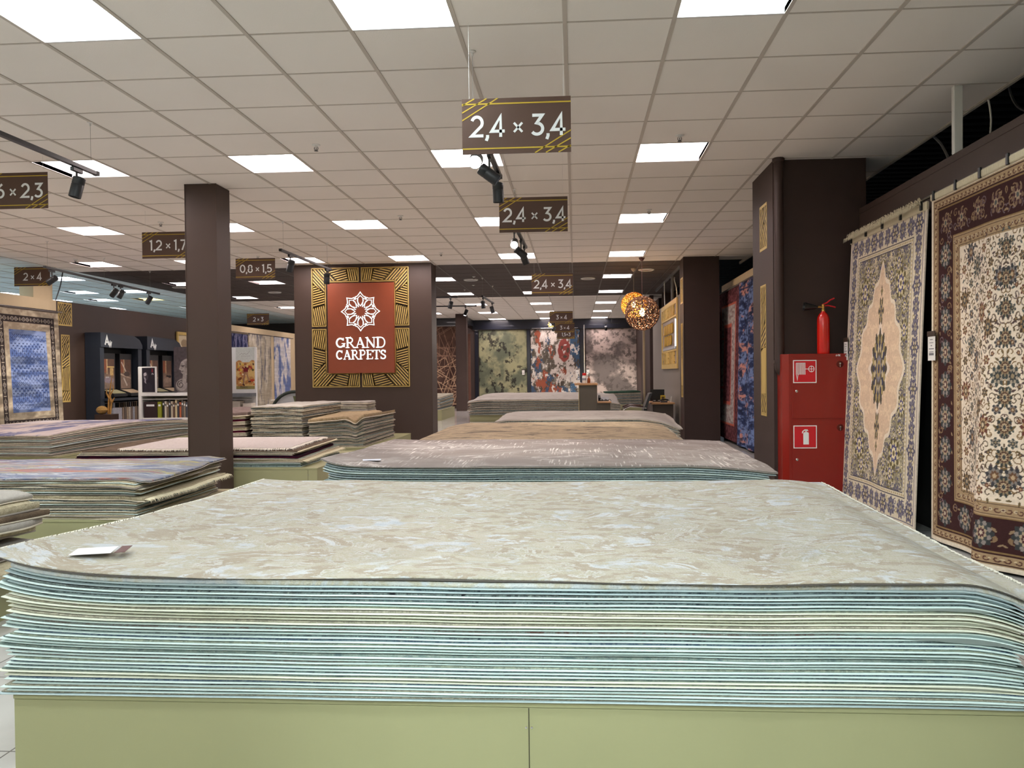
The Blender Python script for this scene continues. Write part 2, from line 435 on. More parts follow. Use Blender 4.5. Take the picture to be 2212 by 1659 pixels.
# outer hall lamps seen over the left wall, plus unseen ones added to brighten it
OUT = [(-17, 17), (-20, 17), (-19, 21), (-22, 21), (-17, 21), (-20, 24), (-18, 24), (-22, 24), (-24, 17), (-24, 21), (-18, 9), (-22, 9), (-18, 13), (-22, 13), (-18, 28), (-22, 28), (-26, 12), (-26, 26)]
for c in OUT: lampset.add(c)
struct('ceiling', ceiling_part('ceiling', near, M_tile), M_tile)
struct('ceiling', ceiling_part('ceiling', dark, M_tiled), M_tiled)
struct('ceiling', ceiling_part('ceiling', far_, M_tile), M_tile)
struct('ceiling', ceiling_part('ceiling', outer, M_tileo), M_tileo)
def bars(i0, i1, j0, j1, xr, m, x_step=1):
    mb = MB()
    for i in range(i0, i1+1):
        mb.box(col_x(i)-.012, col_x(i)+.012, row_y(j0), row_y(j1), CEIL-.006, CEIL+.03)
    for j in range(j0, j1+1):
        mb.box(col_x(i0), xr, row_y(j)-.006, row_y(j)+.006, CEIL-.0035, CEIL+.03)
    return mb
o = struct('ceiling', bars(-15, 5, -16, 16, 2.965, M_tbar), M_tbar)
o = struct('ceiling', bars(-15, 4, 16, 26, col_x(4), M_tbard), M_tbard)
o = struct('ceiling', bars(-15, 4, 26, 42, col_x(4), M_tbar), M_tbar)
o = struct('ceiling', bars(-34, -16, -16, 42, col_x(-15), M_tbar), M_tbar)
struct('trim_1', MB().box(2.955, 2.98, -5, 14.6, CEIL-.012, CEIL+.03), M_tbar)

# ---- deck above the gaps
def deck(mb, x0, x1, y0, y1, z):
    mb.box(x0, x1, y0, y1, z, z+.05); y = y0
    while y < y1: mb.box(x0, x1, y, y+.09, z-.07, z); y += .22
    return mb
struct('ceiling', deck(MB(), 2.0, 5.6, -5, 29, 3.75), M_deck)
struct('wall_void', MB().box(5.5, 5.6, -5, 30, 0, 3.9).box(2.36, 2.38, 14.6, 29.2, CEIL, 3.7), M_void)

# ---- walls
struct('wall_far', MB().box(-21, 4.6, 28.7, 29.1, 0, CEIL), M_brown2)
struct('wall_back', MB().box(-21, 4.6, -5.1, -5.0, 0, 3.9), M_cream)
struct('wall_outer', MB().box(-21.1, -21, -5, 29, 0, CEIL+.05), M_cream)
# left partition, 2.57 high; cream, with a brown stretch
struct('wall_left', MB().box(-9.35, -9.2, -5, 13.62, 0, 2.57).box(-9.35, -9.2, 20.3, 29, 0, 2.57), M_cream)
struct('wall_left', MB().box(-9.35, -9.2, 13.62, 20.3, 0, 2.57), M_brown)
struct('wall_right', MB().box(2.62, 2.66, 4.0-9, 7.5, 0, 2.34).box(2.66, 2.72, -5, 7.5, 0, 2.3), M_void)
struct('trim_2', MB().bbox(2.60, 2.66, -5, 7.5, 2.34, 2.655).box(2.597, 2.6, -5, 7.5, 2.60, 2.606), M_brown)
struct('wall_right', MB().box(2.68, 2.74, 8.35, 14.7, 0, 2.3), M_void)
struct('trim_3', MB().bbox(2.66, 2.74, 8.35, 14.7, 2.3, 2.728), M_cream)
struct('wall_grey', MB().box(1.87, 1.95, 14.1, 19.4, 0, 2.57), mat('grey_wall', (120, 113, 106), .7, var=.04, vscale=1.5))
struct('wall_recess', MB().box(2.1, 3.0, 19.4, 19.5, 0, 3.1).box(1.87, 1.97, 20.2, 21.0, 0, CEIL-.01), M_brown2)
struct('wall_side', MB().box(2.18, 2.3, 21.0, 28.9, 0, CEIL-.01), M_brown2)
struct('trim_4', MB().box(2.12, 2.18, 25.2, 25.3, 0, 2.85), M_cream)
# columns
def column(x0, x1, y0, y1, m, at=None):
    mb = MB().bbox(x0, x1, y0, y1, 0, CEIL-.001, .003)
    for x in (x0, x1):
        mb.box(x-.004, x+.004, y0-.004, y0+.012, 0, CEIL-.002)
    return mb
def col_obj(label, x0, x1, y0, y1, m):
    o = column(x0, x1, y0, y1, m).build('column', m, at=((x0+x1)/2, (y0+y1)/2, 0)); o['kind'] = 'structure'; o['label'] = label; return o
col_obj('square brown pillar on the left between the rug piles', -3.9, -3.58, 7.8, 8.12, M_brown)
col_obj('broad brown column carrying the round-flower sign', -4.9, -2.48, 13.7, 14.2, M_brown)
col_obj('brown column behind the red fire cabinet', 1.83, 2.66, 7.5, 8.35, M_brown2)
col_obj('brown column right of the pendant lamps', 1.83, 2.42, 13.6, 14.1, M_brown2)
col_obj('slim brown column far back in front of the brown rug', -3.82, -3.48, 25.4, 25.75, M_brown2)
# pipe boxed on the corner of the fire-cabinet column
t = MB(); t.tube([(1.865, 7.44, CEIL-.03), (1.865, 7.44, 1.25)], .043, 14); t.lathe([(.05, 0), (.055, .01), (.055, .03), (.048, .035)], (1.865, 7.44, CEIL-.035), n=14)
pp = thing('drain_pipe', 'brown painted pipe running down the column corner with an elbow into the red cabinet', 'pipe', (1.865, 7.44, 1.1))
t.build('pipe', M_brown2, pp, smooth=True)
t = MB(); t.tube([(1.865, 7.44, 1.27)]+[(1.865+.075*(1-math.cos(a)), 7.44, 1.23-.08*math.sin(a)) for a in [PI/2*k/8 for k in range(9)]]+[(1.99, 7.44, 1.15)], .046, 14)
t.lathe([(.052, 0), (.052, .03)], (1.865, 7.44, 1.25), n=14); t.build('elbow', M_brown2, pp, smooth=True)

# ---- gap over the walls: studs, cables, pole
pl = MB().bbox(2.60, 2.66, 5.66, 5.70, 2.655, CEIL).build('ceiling_post', M_white, at=(2.63, 5.68, 2.655)); tag(pl, 'white steel post between the ceiling edge and the brown board over the hung rugs', 'post')
def cable(name, label, pts, r, m):
    P = [Vector(p) for p in pts]; out = []
    for i in range(len(P)-1):
        a, b = P[i], P[i+1]; p0 = P[max(i-1, 0)]; p3 = P[min(i+2, len(P)-1)]
        for k in range(8):
            s = k/8; out.append(.5*((2*a)+(b-p0)*s+(2*p0-5*a+4*b-p3)*s*s+(3*a-p0-3*b+p3)*s**3))
    out.append(P[-1]); o = MB().tube(out, r, 6).build(name, m, at=P[0], smooth=True); return tag(o, label, 'cable')
cable('cable', 'thin white cable hanging down behind the brown board beside the post', [(2.97, 5.95, 3.12), (2.99, 5.95, 2.95), (2.96, 5.95, 2.7), (2.9, 5.95, 2.5)], .007, M_white)
cable('cable', 'grey cable looping out of the dark ceiling gap left of the post', [(3.05, 7.0, 3.15), (3.1, 6.95, 3.05), (3.14, 6.9, 2.85), (3.12, 6.9, 2.5)], .012, mat('grey_cable', (120, 122, 125), .5))
cable('cable', 'dark cable drooping in the ceiling gap right of the post', [(3.05, 5.85, 3.2), (3.1, 5.8, 3.0), (3.2, 5.6, 2.9), (3.4, 5.4, 2.95)], .01, mat('dark_cable', (60, 62, 64), .5))
struct('wall_stud', MB().box(1.9, 1.94, 15.9, 15.96, 2.57, CEIL).box(1.9, 1.94, 14.35, 14.39, 2.57, CEIL).box(1.9, 1.93, 14.2, 19, CEIL-.05, CEIL), mat('galvanised', (150, 152, 156), .4, metal=.7))
cable('cable', 'pale cable curving down over the grey wall beside the gold frame', [(1.9, 15.35, 2.98), (1.88, 15.2, 2.9), (1.9, 15.1, 2.75), (1.92, 15.15, 2.57)], .012, M_white)
cable('cable', 'thin pale cable hanging over the far end of the grey wall', [(1.9, 17.1, 3.1), (1.9, 17.1, 2.9), (1.9, 17.05, 2.57)], .012, M_white)
cable('cable', 'dark cable hanging in the gap over the left wall corner', [(-9.25, 13.9, 3.12), (-9.27, 13.85, 2.85), (-9.3, 13.75, 2.57)], .01, M_black)
struct('wall_lightbox', MB().box(-9.5, -9.25, 13.1, 13.6, 2.57, 2.98), M_cream)

# ---- far wall header and posts
hd = MB().bbox(-3.7, 2.16, 28.6, 28.7, 2.78, CEIL-.012); struct('trim_5', hd, M_navy)
struct('trim_6', MB().box(-7.0, -3.9, 27.3, 27.5, 2.88, CEIL-.012).box(-3.95, -3.65, 26.4, 28.7, 2.9, CEIL-.012), M_navy)
struct('wall_left_back', MB().box(-7.2, -3.95, 27.5, 27.6, 0, CEIL), M_brown2)
struct('trim_7', MB().box(-1.73, -1.62, 28.66, 28.7, 0, 2.78).box(.17, .34, 28.66, 28.7, 0, 2.78).box(-3.62, -3.5, 28.66, 28.7, 0, 2.78), M_navy)
struct('trim_8', MB().box(.30, .34, 28.55, 28.6, 0, 2.9), M_chrome)

pts = []
for k in range(32):
    a = 2*PI*k/32; r = .13 if k % 4 in (0,) else (.1 if k % 4 in (1, 3) else .085); pts.append((r*math.cos(a), r*math.sin(a)))
fo = MB().poly(pts, (-.86, 28.6, 2.93), (1, 0, 0), (0, 0, 1), .01).build('flower_emblem', M_gold, at=(-.86, 28.6, 2.93)); tag(fo, 'small gold flower emblem on the dark header of the far wall', 'emblem')

# ================================================================== CEILING LAMPS
M_lampframe = mat('lamp_frame', (235, 236, 238), .4, var=.01)
def lamp_mat(name, col, s):
    return emat(name, col, s)
M_pan = {'warm': lamp_mat('lit_panel_neutral', (255, 239, 236), PANEL_STRENGTH), 'cool': lamp_mat('lit_panel_cool', (240, 249, 250), PANEL_STRENGTH*1.15),
         'blue': lamp_mat('lit_panel_blue', (222, 240, 252), PANEL_STRENGTH*1.5), 'amber': lamp_mat('lit_panel_amber', (255, 232, 150), PANEL_STRENGTH*.35)}
M_fin = mat('lamp_reflector', (205, 205, 212), .5, var=.02)
def make_lamp(kind):
    root = thing('ceiling_lamp', '', 'lamp', (0, 0, CEIL))
    h, z0, z1 = .288, CEIL-.004, CEIL+.075; f = MB()
    for a in (-1, 1):
        f.box(min(a*h, a*.3), max(a*h, a*.3), -.3, .3, z0, z1+.01); f.box(-.3, .3, min(a*h, a*.3), max(a*h, a*.3), z0, z1+.01)
    f.build('frame', M_lampframe, root)
    d = MB(); n = 24; vs = []
    for i in range(n+1):
        x = -h+2*h*i/n; zz = z1-.018*abs(math.sin(4*PI*i/n)); vs += [(x, -h, zz), (x, h, zz)]
    d.add(vs, [(2*i, 2*i+1, 2*i+3, 2*i+2) for i in range(n)]); d.build('diffuser', M_pan[kind], root)
    g = MB(); pts = []
    for k in range(4):
        u0 = -h+2*h*k/4; u1 = u0+2*h/4
        pts = [(u0+.012, 0), (u1-.012, 0), (u1-.03, .018), (u0+.085, .05), (u0+.065, .064), (u0+.05, .04)]
        g.poly(pts, (0, h-.03, z0+.006), (1, 0, 0), (0, -.0, 1), .003)
    g.build('reflector_fins', M_fin, root)
    return root
protos = {}
col_name = {-14: 'far left', -11: 'left', -8: 'left of the square pillar', -5: 'left-centre', -2: 'centre', 1: 'right'}
vis_rows = {j: k for k, j in enumerate(range(-1, 42, 5))}
cnt = 0
def put_lamp(i, j, kind, label, group):
    if kind not in protos: protos[kind] = make_lamp(kind); o = protos[kind]
    else: o = copy_tree(protos[kind])
    o.location = (col_x(i)+.3, row_y(j)+.3, CEIL); o['label'] = label; o['group'] = group; return o
for (i, j) in lamps:
    if j in vis_rows:
        k = vis_rows[j]; where = 'white ceiling' if row_y(j) < DARK0 or row_y(j) > DARK1 else 'dark brown ceiling'
        label = 'lit panel lamp in the %s, %s row, %s column' % (where, NTH[k], col_name[i].replace('left of the square pillar', 'second left'))
        kind = 'cool' if k == 0 else 'warm'
    else: label = 'lit square panel lamp in the ceiling behind the camera, %s column' % col_name[i].replace('left of the square pillar', 'second left'); kind = 'cool'
    put_lamp(i, j, kind, label, 'square ceiling lamps of the shop')
for n_, c in enumerate(OUT):
    put_lamp(c[0], c[1], 'amber' if c == (-18, 24) else 'blue', ('yellowish' if c == (-18, 24) else 'bluish white')+' panel lamp over the hall beyond the left wall, %s one' % ORD[n_].replace('topmost', 'first'), 'ceiling lamps of the hall beyond the left wall')

# sprinklers
def make_sprinkler():
    r = thing('sprinkler', '', 'sprinkler', (0, 0, CEIL))
    MB().lathe([(.035, 0), (.035, -.006), (.012, -.01), (.012, -.02), (.006, -.022)], (0, 0, CEIL), n=14).build('rosette', M_white, r, smooth=True)
    b = MB(); b.tube([(-.014, 0, CEIL-.02), (-.016, 0, CEIL-.035), (0, 0, CEIL-.05)], .003, 5); b.tube([(.014, 0, CEIL-.02), (.016, 0, CEIL-.035), (0, 0, CEIL-.05)], .003, 5)
    b.lathe([(.003, 0), (.003, .03)], (0, 0, CEIL-.05), n=6); b.lathe([(.018, 0), (.018, .002)], (0, 0, CEIL-.052), n=10); b.build('head', mat('dark_steel', (70, 70, 72), .4, metal=.5), r)
    return r
SP = [(-2.156, 6.6, 'left of the front size sign'), (.87, 6.63, 'just before the second right-hand lamp'), (-2.11, 9.63, 'between the third row of lamps'), (-5.156, 9.68, 'left of the square pillar'), (.894, 9.62, 'before the third right-hand lamp'), (-2.12, 12.63, 'before the broad column'), (-8.1, 12.5, 'near the left wall'), (-2.2, 17.3, 'in the dark ceiling behind the broad column'), (-2.0, 15.8, 'in the dark ceiling by the round speaker'), (-5.1, 12.6, 'above the small size sign'), (-5.15, 3.9, 'far left at the front')]
sp0 = make_sprinkler()
for n_, (x, y, wh) in enumerate(SP):
    s_ = sp0 if n_ == 0 else copy_tree(sp0); s_.location = (x, y, CEIL); s_['label'] = 'small white sprinkler head in the ceiling '+wh; s_['group'] = 'ceiling sprinklers'
DS = [(.273, 16.42, 'right of the third size sign'), (-2.125, 16.29, 'right of the broad column'), (-6.9, 18.0, 'left of the broad column'), (-8.5, 16.7, 'at the far left'), (1.35, 15.2, 'right of the pendant lamps')]
for n_, (x, y, wh) in enumerate(DS):
    if n_ == 0:
        r = d0 = thing('ceiling_speaker', '', 'speaker', (0, 0, CEIL))
        MB().lathe([(.15, 0), (.15, -.012), (.13, -.02), (.12, -.012)], (0, 0, CEIL), n=28).build('rim', M_white, r, smooth=True)
        MB().lathe([(.118, -.004), (.118, -.012), (.02, -.016)], (0, 0, CEIL), n=28).build('grille', mat('speaker_grille', (120, 116, 112), .6), r, smooth=True)
    else: r = copy_tree(d0)
    r.location = (x, y, CEIL); r['label'] = 'round white ceiling speaker in the dark ceiling '+wh; r['group'] = 'round ceiling speakers'

# ================================================================== RUG PILES
def pod(x0, x1, y0, y1, h, label, seam=None, group='khaki display platforms'):
    r = thing('display_platform', label, 'platform', ((x0+x1)/2, (y0+y1)/2, 0), group)
    MB().bbox(x0+.002, x1-.002, y0+.002, y1-.002, 0, h-.0195, .001).build('base', M_khaki, r)
    MB().bbox(x0, x1, y0, y1, h-.018, h, .0015).build('top_board', M_khaki, r)
    if seam is not None:
        MB().box(seam-.0012, seam+.0012, y0+.0005, y0+.004, 0, h-.02).build('seam', mat('dark_seam', (52, 48, 34), .9), r)  # dark joint line in the platform front
        for dx in (-.008, .008):
            MB().lathe([(.0028, 0), (.0032, .001), (.001, .0015)], (seam+dx, y0+.0005, h-.075), axis=(0, -1, 0), n=10).build('screw', M_chrome, r)
    return r
rngp = np.random.RandomState(11)
def smooth1(n, rng, k=6, amp=1.0):
    s = np.linspace(0, 1, n); out = np.zeros(n)
    for i in range(1, k+1): out += rng.normal()*np.sin(2*PI*i*s*(.6+.5*rng.rand())+rng.rand()*6.28)/i
    return out*amp/1.3
def slab(name, X, Y, Z0, Z1, m, parent=None, at=None, round_=.0, label=None):
    """closed sheet over the (ny, nx) position grids X, Y between heights Z0 and Z1; round_ lets the rim bulge"""
    ny, nx = X.shape
    top = np.stack([X, Y, Z1], -1); ii = np.arange(nx*ny).reshape(ny, nx)
    ring = np.concatenate([ii[0, :], ii[1:, -1], ii[-1, -2::-1], ii[-2:0:-1, 0]]); nb = len(ring)
    cx, cy = X.mean(), Y.mean()
    T = top.reshape(-1, 3); R = T[ring]; zb = Z0.reshape(-1)[ring]
    # outward direction along the rim
    nrm = np.zeros((nb, 2)); tx = np.roll(R[:, 0], -1)-np.roll(R[:, 0], 1); ty = np.roll(R[:, 1], -1)-np.roll(R[:, 1], 1)
    ln = np.hypot(tx, ty)+1e-9; nrm[:, 0] = ty/ln; nrm[:, 1] = -tx/ln
    rings = []
    for s_, ou in ((.72, .8), (.5, 1.0), (.25, .8), (0, 0)):
        q = R.copy(); q[:, 2] = zb+(R[:, 2]-zb)*s_; q[:, :2] += nrm*round_*ou; rings.append(q)
    V = np.vstack([T]+rings); b = nx*ny
    q = np.stack([ii[:-1, :-1], ii[:-1, 1:], ii[1:, 1:], ii[1:, :-1]], -1).reshape(-1, 4).tolist(); prev = [int(r) for r in ring]
    for k in range(len(rings)):
        cur = [b+k*nb+i for i in range(nb)]
        q += [(prev[i], cur[i], cur[(i+1) % nb], prev[(i+1) % nb]) for i in range(nb)]; prev = cur
    q.append(tuple(prev[::-1]))
    org = WORLD[parent.name] if parent is not None else Vector(at)
    V = V-np.array(org)
    me = bpy.data.meshes.new(name); me.from_pydata(V.tolist(), [], q); me.materials.append(m)
    me.polygons.foreach_set('use_smooth', [True]*len(q)); me.update(); me.set_sharp_from_angle(angle=math.radians(55))
    o = bpy.data.objects.new(name, me); link(o)
    if parent is not None: o.parent = parent
    else: o.location = org
    WORLD[o.name] = Vector(org)
    if label: o['label'] = label
    return o
def fringe_mb(pts, outd, length, step, rng, drop=.6, wd=.004, jit=.5):
    """tassels: thin tapering strands set along the polyline pts, pointing outd and drooping"""
    mb = MB(); P = [Vector(p) for p in pts]; od = Vector(outd).normalized()
    for a, b in zip(P[:-1], P[1:]):
        n = max(1, int((b-a).length/step)); td = (b-a).normalized()
        for i in range(n):
            p = a+(b-a)*((i+rng.random())/n); l = length*(.6+.6*rng.random()); sw = td*(rng.random()-.5)*jit*l
            e1 = p+od*l*.55+sw*.4+Vector((0, 0, -drop*l*.2)); e2 = p+od*l*(.95-.4*drop)+sw+Vector((0, 0, -drop*l*.75))
            h = td*wd/2; up = Vector((0, 0, wd*.6))
            mb.add([p-h, p+h, e1+h, e1-h, e2, p+up, e1+up*.8], [(0, 1, 2, 3), (3, 2, 4), (0, 3, 6, 5), (1, 5, 6, 2), (6, 3, 4), (2, 6, 4)])
    return mb
def pile(key, where, x0, x1, y0, y1, z0, specs, warp=None, seed=1, nx=60, ny=10, top_n=(160, 60), noise=.0012, jx=.012, jy=.004, binding=True, group=None, cat='rug', order_from='top'):
    """a heap of rugs; every rug is its own thing. specs run bottom -> top"""
    rng = np.random.RandomState(seed); rr = random.Random(seed); n = len(specs); made = []
    NX, NY = top_n
    u = np.linspace(0, 1, NX); v = np.linspace(0, 1, NY); U, Vv = np.meshgrid(u, v)
    H = np.full(U.shape, z0+.0005)
    sags = rng.normal(size=(n,))
    for k, sp in enumerate(specs):
        th = sp.get('th', .0105); last = k == n-1
        a0 = x0+rng.normal()*jx+sp.get('dx0', 0); a1 = x1+rng.normal()*jx+sp.get('dx1', 0)
        b0 = y0+rng.normal()*jy+sp.get('dy0', 0); b1 = y1+rng.normal()*jx+sp.get('dy1', 0)
        X = a0+(a1-a0)*U; Y = b0+(b1-b0)*Vv
        ea = sp.get('edge', .004)
        X = X+np.outer(smooth1(NY, rng, 5, ea), np.ones(NX))*(1-U)+np.outer(smooth1(NY, rng, 5, ea), np.ones(NX))*U
        Y = Y+np.outer(np.ones(NY), smooth1(NX, rng, 9, ea))*(1-Vv)+np.outer(np.ones(NY), smooth1(NX, rng, 9, ea))*Vv
        nz = noise*(fbm(U*7+k*3.1, Vv*1.6+k*1.7, seed+k, 2)-.35)*2.2
        H = H+np.clip(nz, 0, None)
        fr = (k+1)/n
        W = warp(np.clip((X-x0)/(x1-x0), -.05, 1.05), np.clip((Y-y0)/(y1-y0), -.05, 1.05), fr) if warp else 0*U
        zb = H+W
        s = slice(None) if last else None
        def sub(A):
            if last: return A
            jj = np.linspace(0, NY-1, ny).round().astype(int); ii = np.linspace(0, NX-1, nx).round().astype(int); return A[np.ix_(jj, ii)]
        Xs, Ys, Zs = sub(X), sub(Y), sub(zb)
        cut = Zs+th*(.80 if th < .02 else .9)
        if last and sp.get('relief'): cut = cut+sp['relief'](sub(U), sub(Vv))
        lab = sp['label']; nm = sp.get('name', 'rug')
        root = thing(nm, lab, cat, (float(a0+a1)/2, float(b0+b1)/2, float(H.mean())), sp.get('group', group))
        bt = .44 if binding and th < .02 else .24
        if binding:
            slab('backing', Xs, Ys, Zs, Zs+(cut-Zs)*bt, sp['edge_mat'], root, round_=.0022)
            sh = sp.get('recess', .009)
            cx, cy = (a0+a1)/2, (b0+b1)/2
            Xp = Xs+np.clip(cx-Xs, -sh, sh); Yp = Ys+np.clip(cy-Ys, -sh, sh)
            slab('pile', Xp, Yp, Zs+(cut-Zs)*bt, cut, sp['mat'], root, round_=min(.004, th*.3))
        else:
            slab('pile', Xs, Ys, Zs, cut, sp['mat'], root, round_=min(.01, th*.45))
        for (side, fl, fm) in sp.get('fringe', []):
            if side == 'x1': pts = [(Xs[j, -1], Ys[j, -1], Zs[j, -1]+th*.6) for j in range(Xs.shape[0])]; od = (1, 0, 0)
            elif side == 'x0': pts = [(Xs[j, 0], Ys[j, 0], Zs[j, 0]+th*.6) for j in range(Xs.shape[0])]; od = (-1, 0, 0)
            else: pts = [(Xs[0, i], Ys[0, i], Zs[0, i]+th*.6) for i in range(Xs.shape[1])]; od = (0, -1, 0)
            fo = fringe_mb(pts, od, fl, sp.get('fstep', .006), rr, wd=sp.get('fwd', .006)).build('fringe', fm, root)
        H = H+th; made.append(root)
    return made, H
# --- rug materials
E_mint = mat('mint_binding', (206, 222, 220), .8, var=.05, vscale=12)
E_mint2 = mat('pale_binding', (220, 222, 206), .8, var=.05, vscale=12)
E_bluish = mat('grey_blue_binding', (178, 194, 198), .8, var=.06, vscale=12)
E_cream = mat('cream_binding', (206, 196, 178), .8, var=.06, vscale=12)
E_grey = mat('grey_binding', (158, 150, 142), .85, var=.08, vscale=12)
E_dark = mat('dark_binding', (90, 84, 80), .85, var=.08, vscale=12)
def side_pile(name, a, b, c, d=None, sh=0.0):
    return rugmat(name, [(.36, a), (.46, b), (.55, c), (.66, d or b)], scale=9, stretch=(1.6, 1, 1), detail=6, rough=.78, shift=sh, gain=.6)
SP_ = {
 'slate': side_pile('slate_pile', (70, 84, 96), (176, 196, 194), (104, 116, 124), (200, 210, 200), 1),
 'grey green': side_pile('grey_green_pile', (120, 140, 142), (150, 168, 162), (178, 190, 180), (130, 146, 150), 2),
 'pale green': side_pile('pale_green_pile', (186, 198, 178), (206, 212, 192), (160, 172, 160), (212, 218, 200), 3),
 'rust flecked': side_pile('rust_flecked_pile', (128, 92, 84), (168, 178, 172), (142, 124, 116), (190, 196, 186), 4),
 'blue flecked': side_pile('blue_flecked_pile', (62, 84, 124), (158, 176, 186), (96, 116, 146), (196, 206, 200), 5),
 'dark flecked': side_pile('dark_flecked_pile', (52, 52, 58), (150, 164, 160), (92, 98, 100), (180, 190, 180), 6),
 'ivory': side_pile('ivory_pile', (196, 192, 172), (214, 208, 188), (170, 166, 150), (222, 216, 198), 7),
}
# --- pile 1: the one in front
T_front = rugmat('cream_abstract_pile', [(.36, (214, 222, 232)), (.43, (240, 242, 244)), (.455, (206, 195, 178)), (.52, (198, 184, 164)), (.54, (240, 240, 238)), (.575, (206, 198, 174)), (.63, (232, 236, 240)), (.70, (214, 222, 232))],
                 scale=2.6, stretch=(1, 1.3, 1), detail=12, rough=.70, dist=.8, stops2=[(.38, (228, 231, 234)), (.47, (210, 201, 178)), (.52, (224, 218, 206)), (.6, (216, 208, 188)), (.68, (232, 233, 232))], scale2=7.0, mix=(.47, .53), bump=.55, gain=.60)
keys = ['ivory', 'dark flecked', 'ivory', 'dark flecked', 'blue flecked', 'pale green', 'grey green', 'slate', 'blue flecked', 'pale green', 'rust flecked', 'dark flecked', 'grey green', 'slate', 'grey green', 'pale green', 'blue flecked',
        'slate', 'rust flecked', 'rust flecked', 'grey green', 'ivory', 'ivory', 'pale green', 'ivory', 'pale green', 'slate', 'slate', 'grey green', 'dark flecked', 'slate', 'blue flecked']
N1 = len(keys)
edges1 = {5: E_mint2, 6: E_mint2, 21: E_mint2, 22: E_mint2, 23: E_mint2, 24: E_mint2, 25: E_mint2, 0: E_bluish, 28: E_bluish, 30: E_bluish}
specs = []
for k, kk in enumerate(keys):
    t_ = N1-k        # position counted from the top, the cover rug being the topmost
    specs.append(dict(mat=SP_[kk], edge_mat=edges1.get(k, E_mint), th=.0096 if k % 3 else .0108, label='%s rug with pale edge in the front pile, %s from the top' % (kk, ORD[t_]), name='rug',
                      dx0=.01*math.sin(k*.9), dx1=-.03*(k in (13, 14, 15, 16))-.02*(k in (22, 23)), edge=.003))
T_pale = rugmat('pale_cream_blue_pile', [(.36, (206, 218, 226)), (.46, (228, 232, 230)), (.52, (214, 210, 190)), (.6, (222, 230, 234))], scale=5, stretch=(1, 1, 1), detail=6, gain=.72)
specs[-1].update(th=.024, mat=T_pale, edge_mat=E_bluish, label='pale blue and cream rug lying just under the top rug of the front pile', recess=.002)
specs.append(dict(mat=T_front, edge_mat=E_dark, th=.009, label='cream and beige abstract rug lying topmost on the front pile', dx0=-.045, dx1=.05, dy0=-.012, edge=.008, recess=.0, name='rug',
                  fringe=[('x1', .03, mat('cream_fringe', (232, 226, 212), .95)), ('x0', .03, MATS['cream_fringe'])], fstep=.011, fwd=.009,
                  relief=lambda U, V: .012*(fbm(U*5, V*3.5, 77, 3)-.5)+.005*np.sin(U*17)*np.exp(-V*9)))
def warp1(U, V, fr):
    l = np.exp(-U/.05)*.055*fr**1.5*np.exp(-V/.5)
    r = -np.clip((U-.93)/.07, 0, 1)**2*.06*fr
    mid = .008*fr*np.sin(U*6.3+1)-.012*fr*np.sin(PI*np.clip(V, 0, 1))**2
    return l+r*(1-.75*V)+mid*.6
pod(-1.69, 1.26, 2.27, 4.42, .24, 'khaki low platform under the front cream rug pile, two panels meeting in front', seam=-.143)
pile('front', '', -1.70, 1.235, 2.255, 4.36, .24, specs, warp1, seed=4, nx=90, ny=14, top_n=(260, 120), group='rugs stacked in the front pile', noise=.0011)
# tag lying on its left corner
r = thing('price_tag', 'white and brown paper tag lying on the left corner of the front rug', 'tag', (-1.50, 2.42, .628))
def flat_card(mb, c, w_, h_, ang, z, tilt=0): 
    M = Matrix.Translation((c[0], c[1], z)) @ Matrix.Rotation(ang, 4, 'Z') @ Matrix.Rotation(tilt, 4, 'X'); return mb.box(-w_/2, w_/2, -h_/2, h_/2, 0, .0012, M)
flat_card(MB(), (-1.53, 2.43), .12, .10, .3, .6315).build('card', mat('tag_white', (228, 226, 230), .5), r)
flat_card(MB(), (-1.448, 2.455), .03, .10, .3, .632).build('strip', mat('tag_brown', (84, 44, 40), .5), r)

# --- pile 2
T_grey = rugmat('mauve_grey_pile', [(.3, (150, 140, 136)), (.44, (160, 149, 144)), (.52, (170, 160, 155)), (.6, (184, 176, 172)), (.72, (160, 150, 146))], scale=2.2, stretch=(1, 1.3, 1), detail=10, rough=.7,
                stops2=[(.44, (156, 146, 142)), (.52, (158, 148, 144)), (.555, (212, 204, 200)), (.60, (158, 148, 144))], scale2=1.2, mix=(.44, .6))
def streaks(m, sx=60, sy=3, lo=.56, hi=.66, col=(216, 208, 204)):
    """thin pale weft streaks along the rug's depth"""
    nt = m.node_tree; L = nt.links.new; N = nt.nodes.new; b = nt.nodes['Principled BSDF']; src = b.inputs['Base Color'].links[0].from_socket
    tc = N('ShaderNodeTexCoord'); mp = N('ShaderNodeMapping'); mp.inputs['Scale'].default_value = (sx, sy, 1); L(tc.outputs['Object'], mp.inputs[0])
    n = N('ShaderNodeTexNoise'); n.inputs['Scale'].default_value = 1; n.inputs['Detail'].default_value = 3; L(mp.outputs[0], n.inputs['Vector'])
    n2 = N('ShaderNodeTexNoise'); n2.inputs['Scale'].default_value = 2.2; n2.inputs['Detail'].default_value = 4; L(tc.outputs['Object'], n2.inputs['Vector'])
    r = N('ShaderNodeMapRange'); r.inputs['From Min'].default_value = lo; r.inputs['From Max'].default_value = hi; L(n.outputs['Fac'], r.inputs['Value'])
    r2 = N('ShaderNodeMapRange'); r2.inputs['From Min'].default_value = .45; r2.inputs['From Max'].default_value = .6; L(n2.outputs['Fac'], r2.inputs['Value'])
    mu = N('ShaderNodeMath'); mu.operation = 'MULTIPLY'; L(r.outputs[0], mu.inputs[0]); L(r2.outputs[0], mu.inputs[1])
    mx = N('ShaderNodeMix'); mx.data_type = 'RGBA'; mx.inputs[7].default_value = lin(col); L(mu.outputs[0], mx.inputs[0]); L(src, mx.inputs[6]); L(mx.outputs[2], b.inputs['Base Color'])
streaks(T_grey)
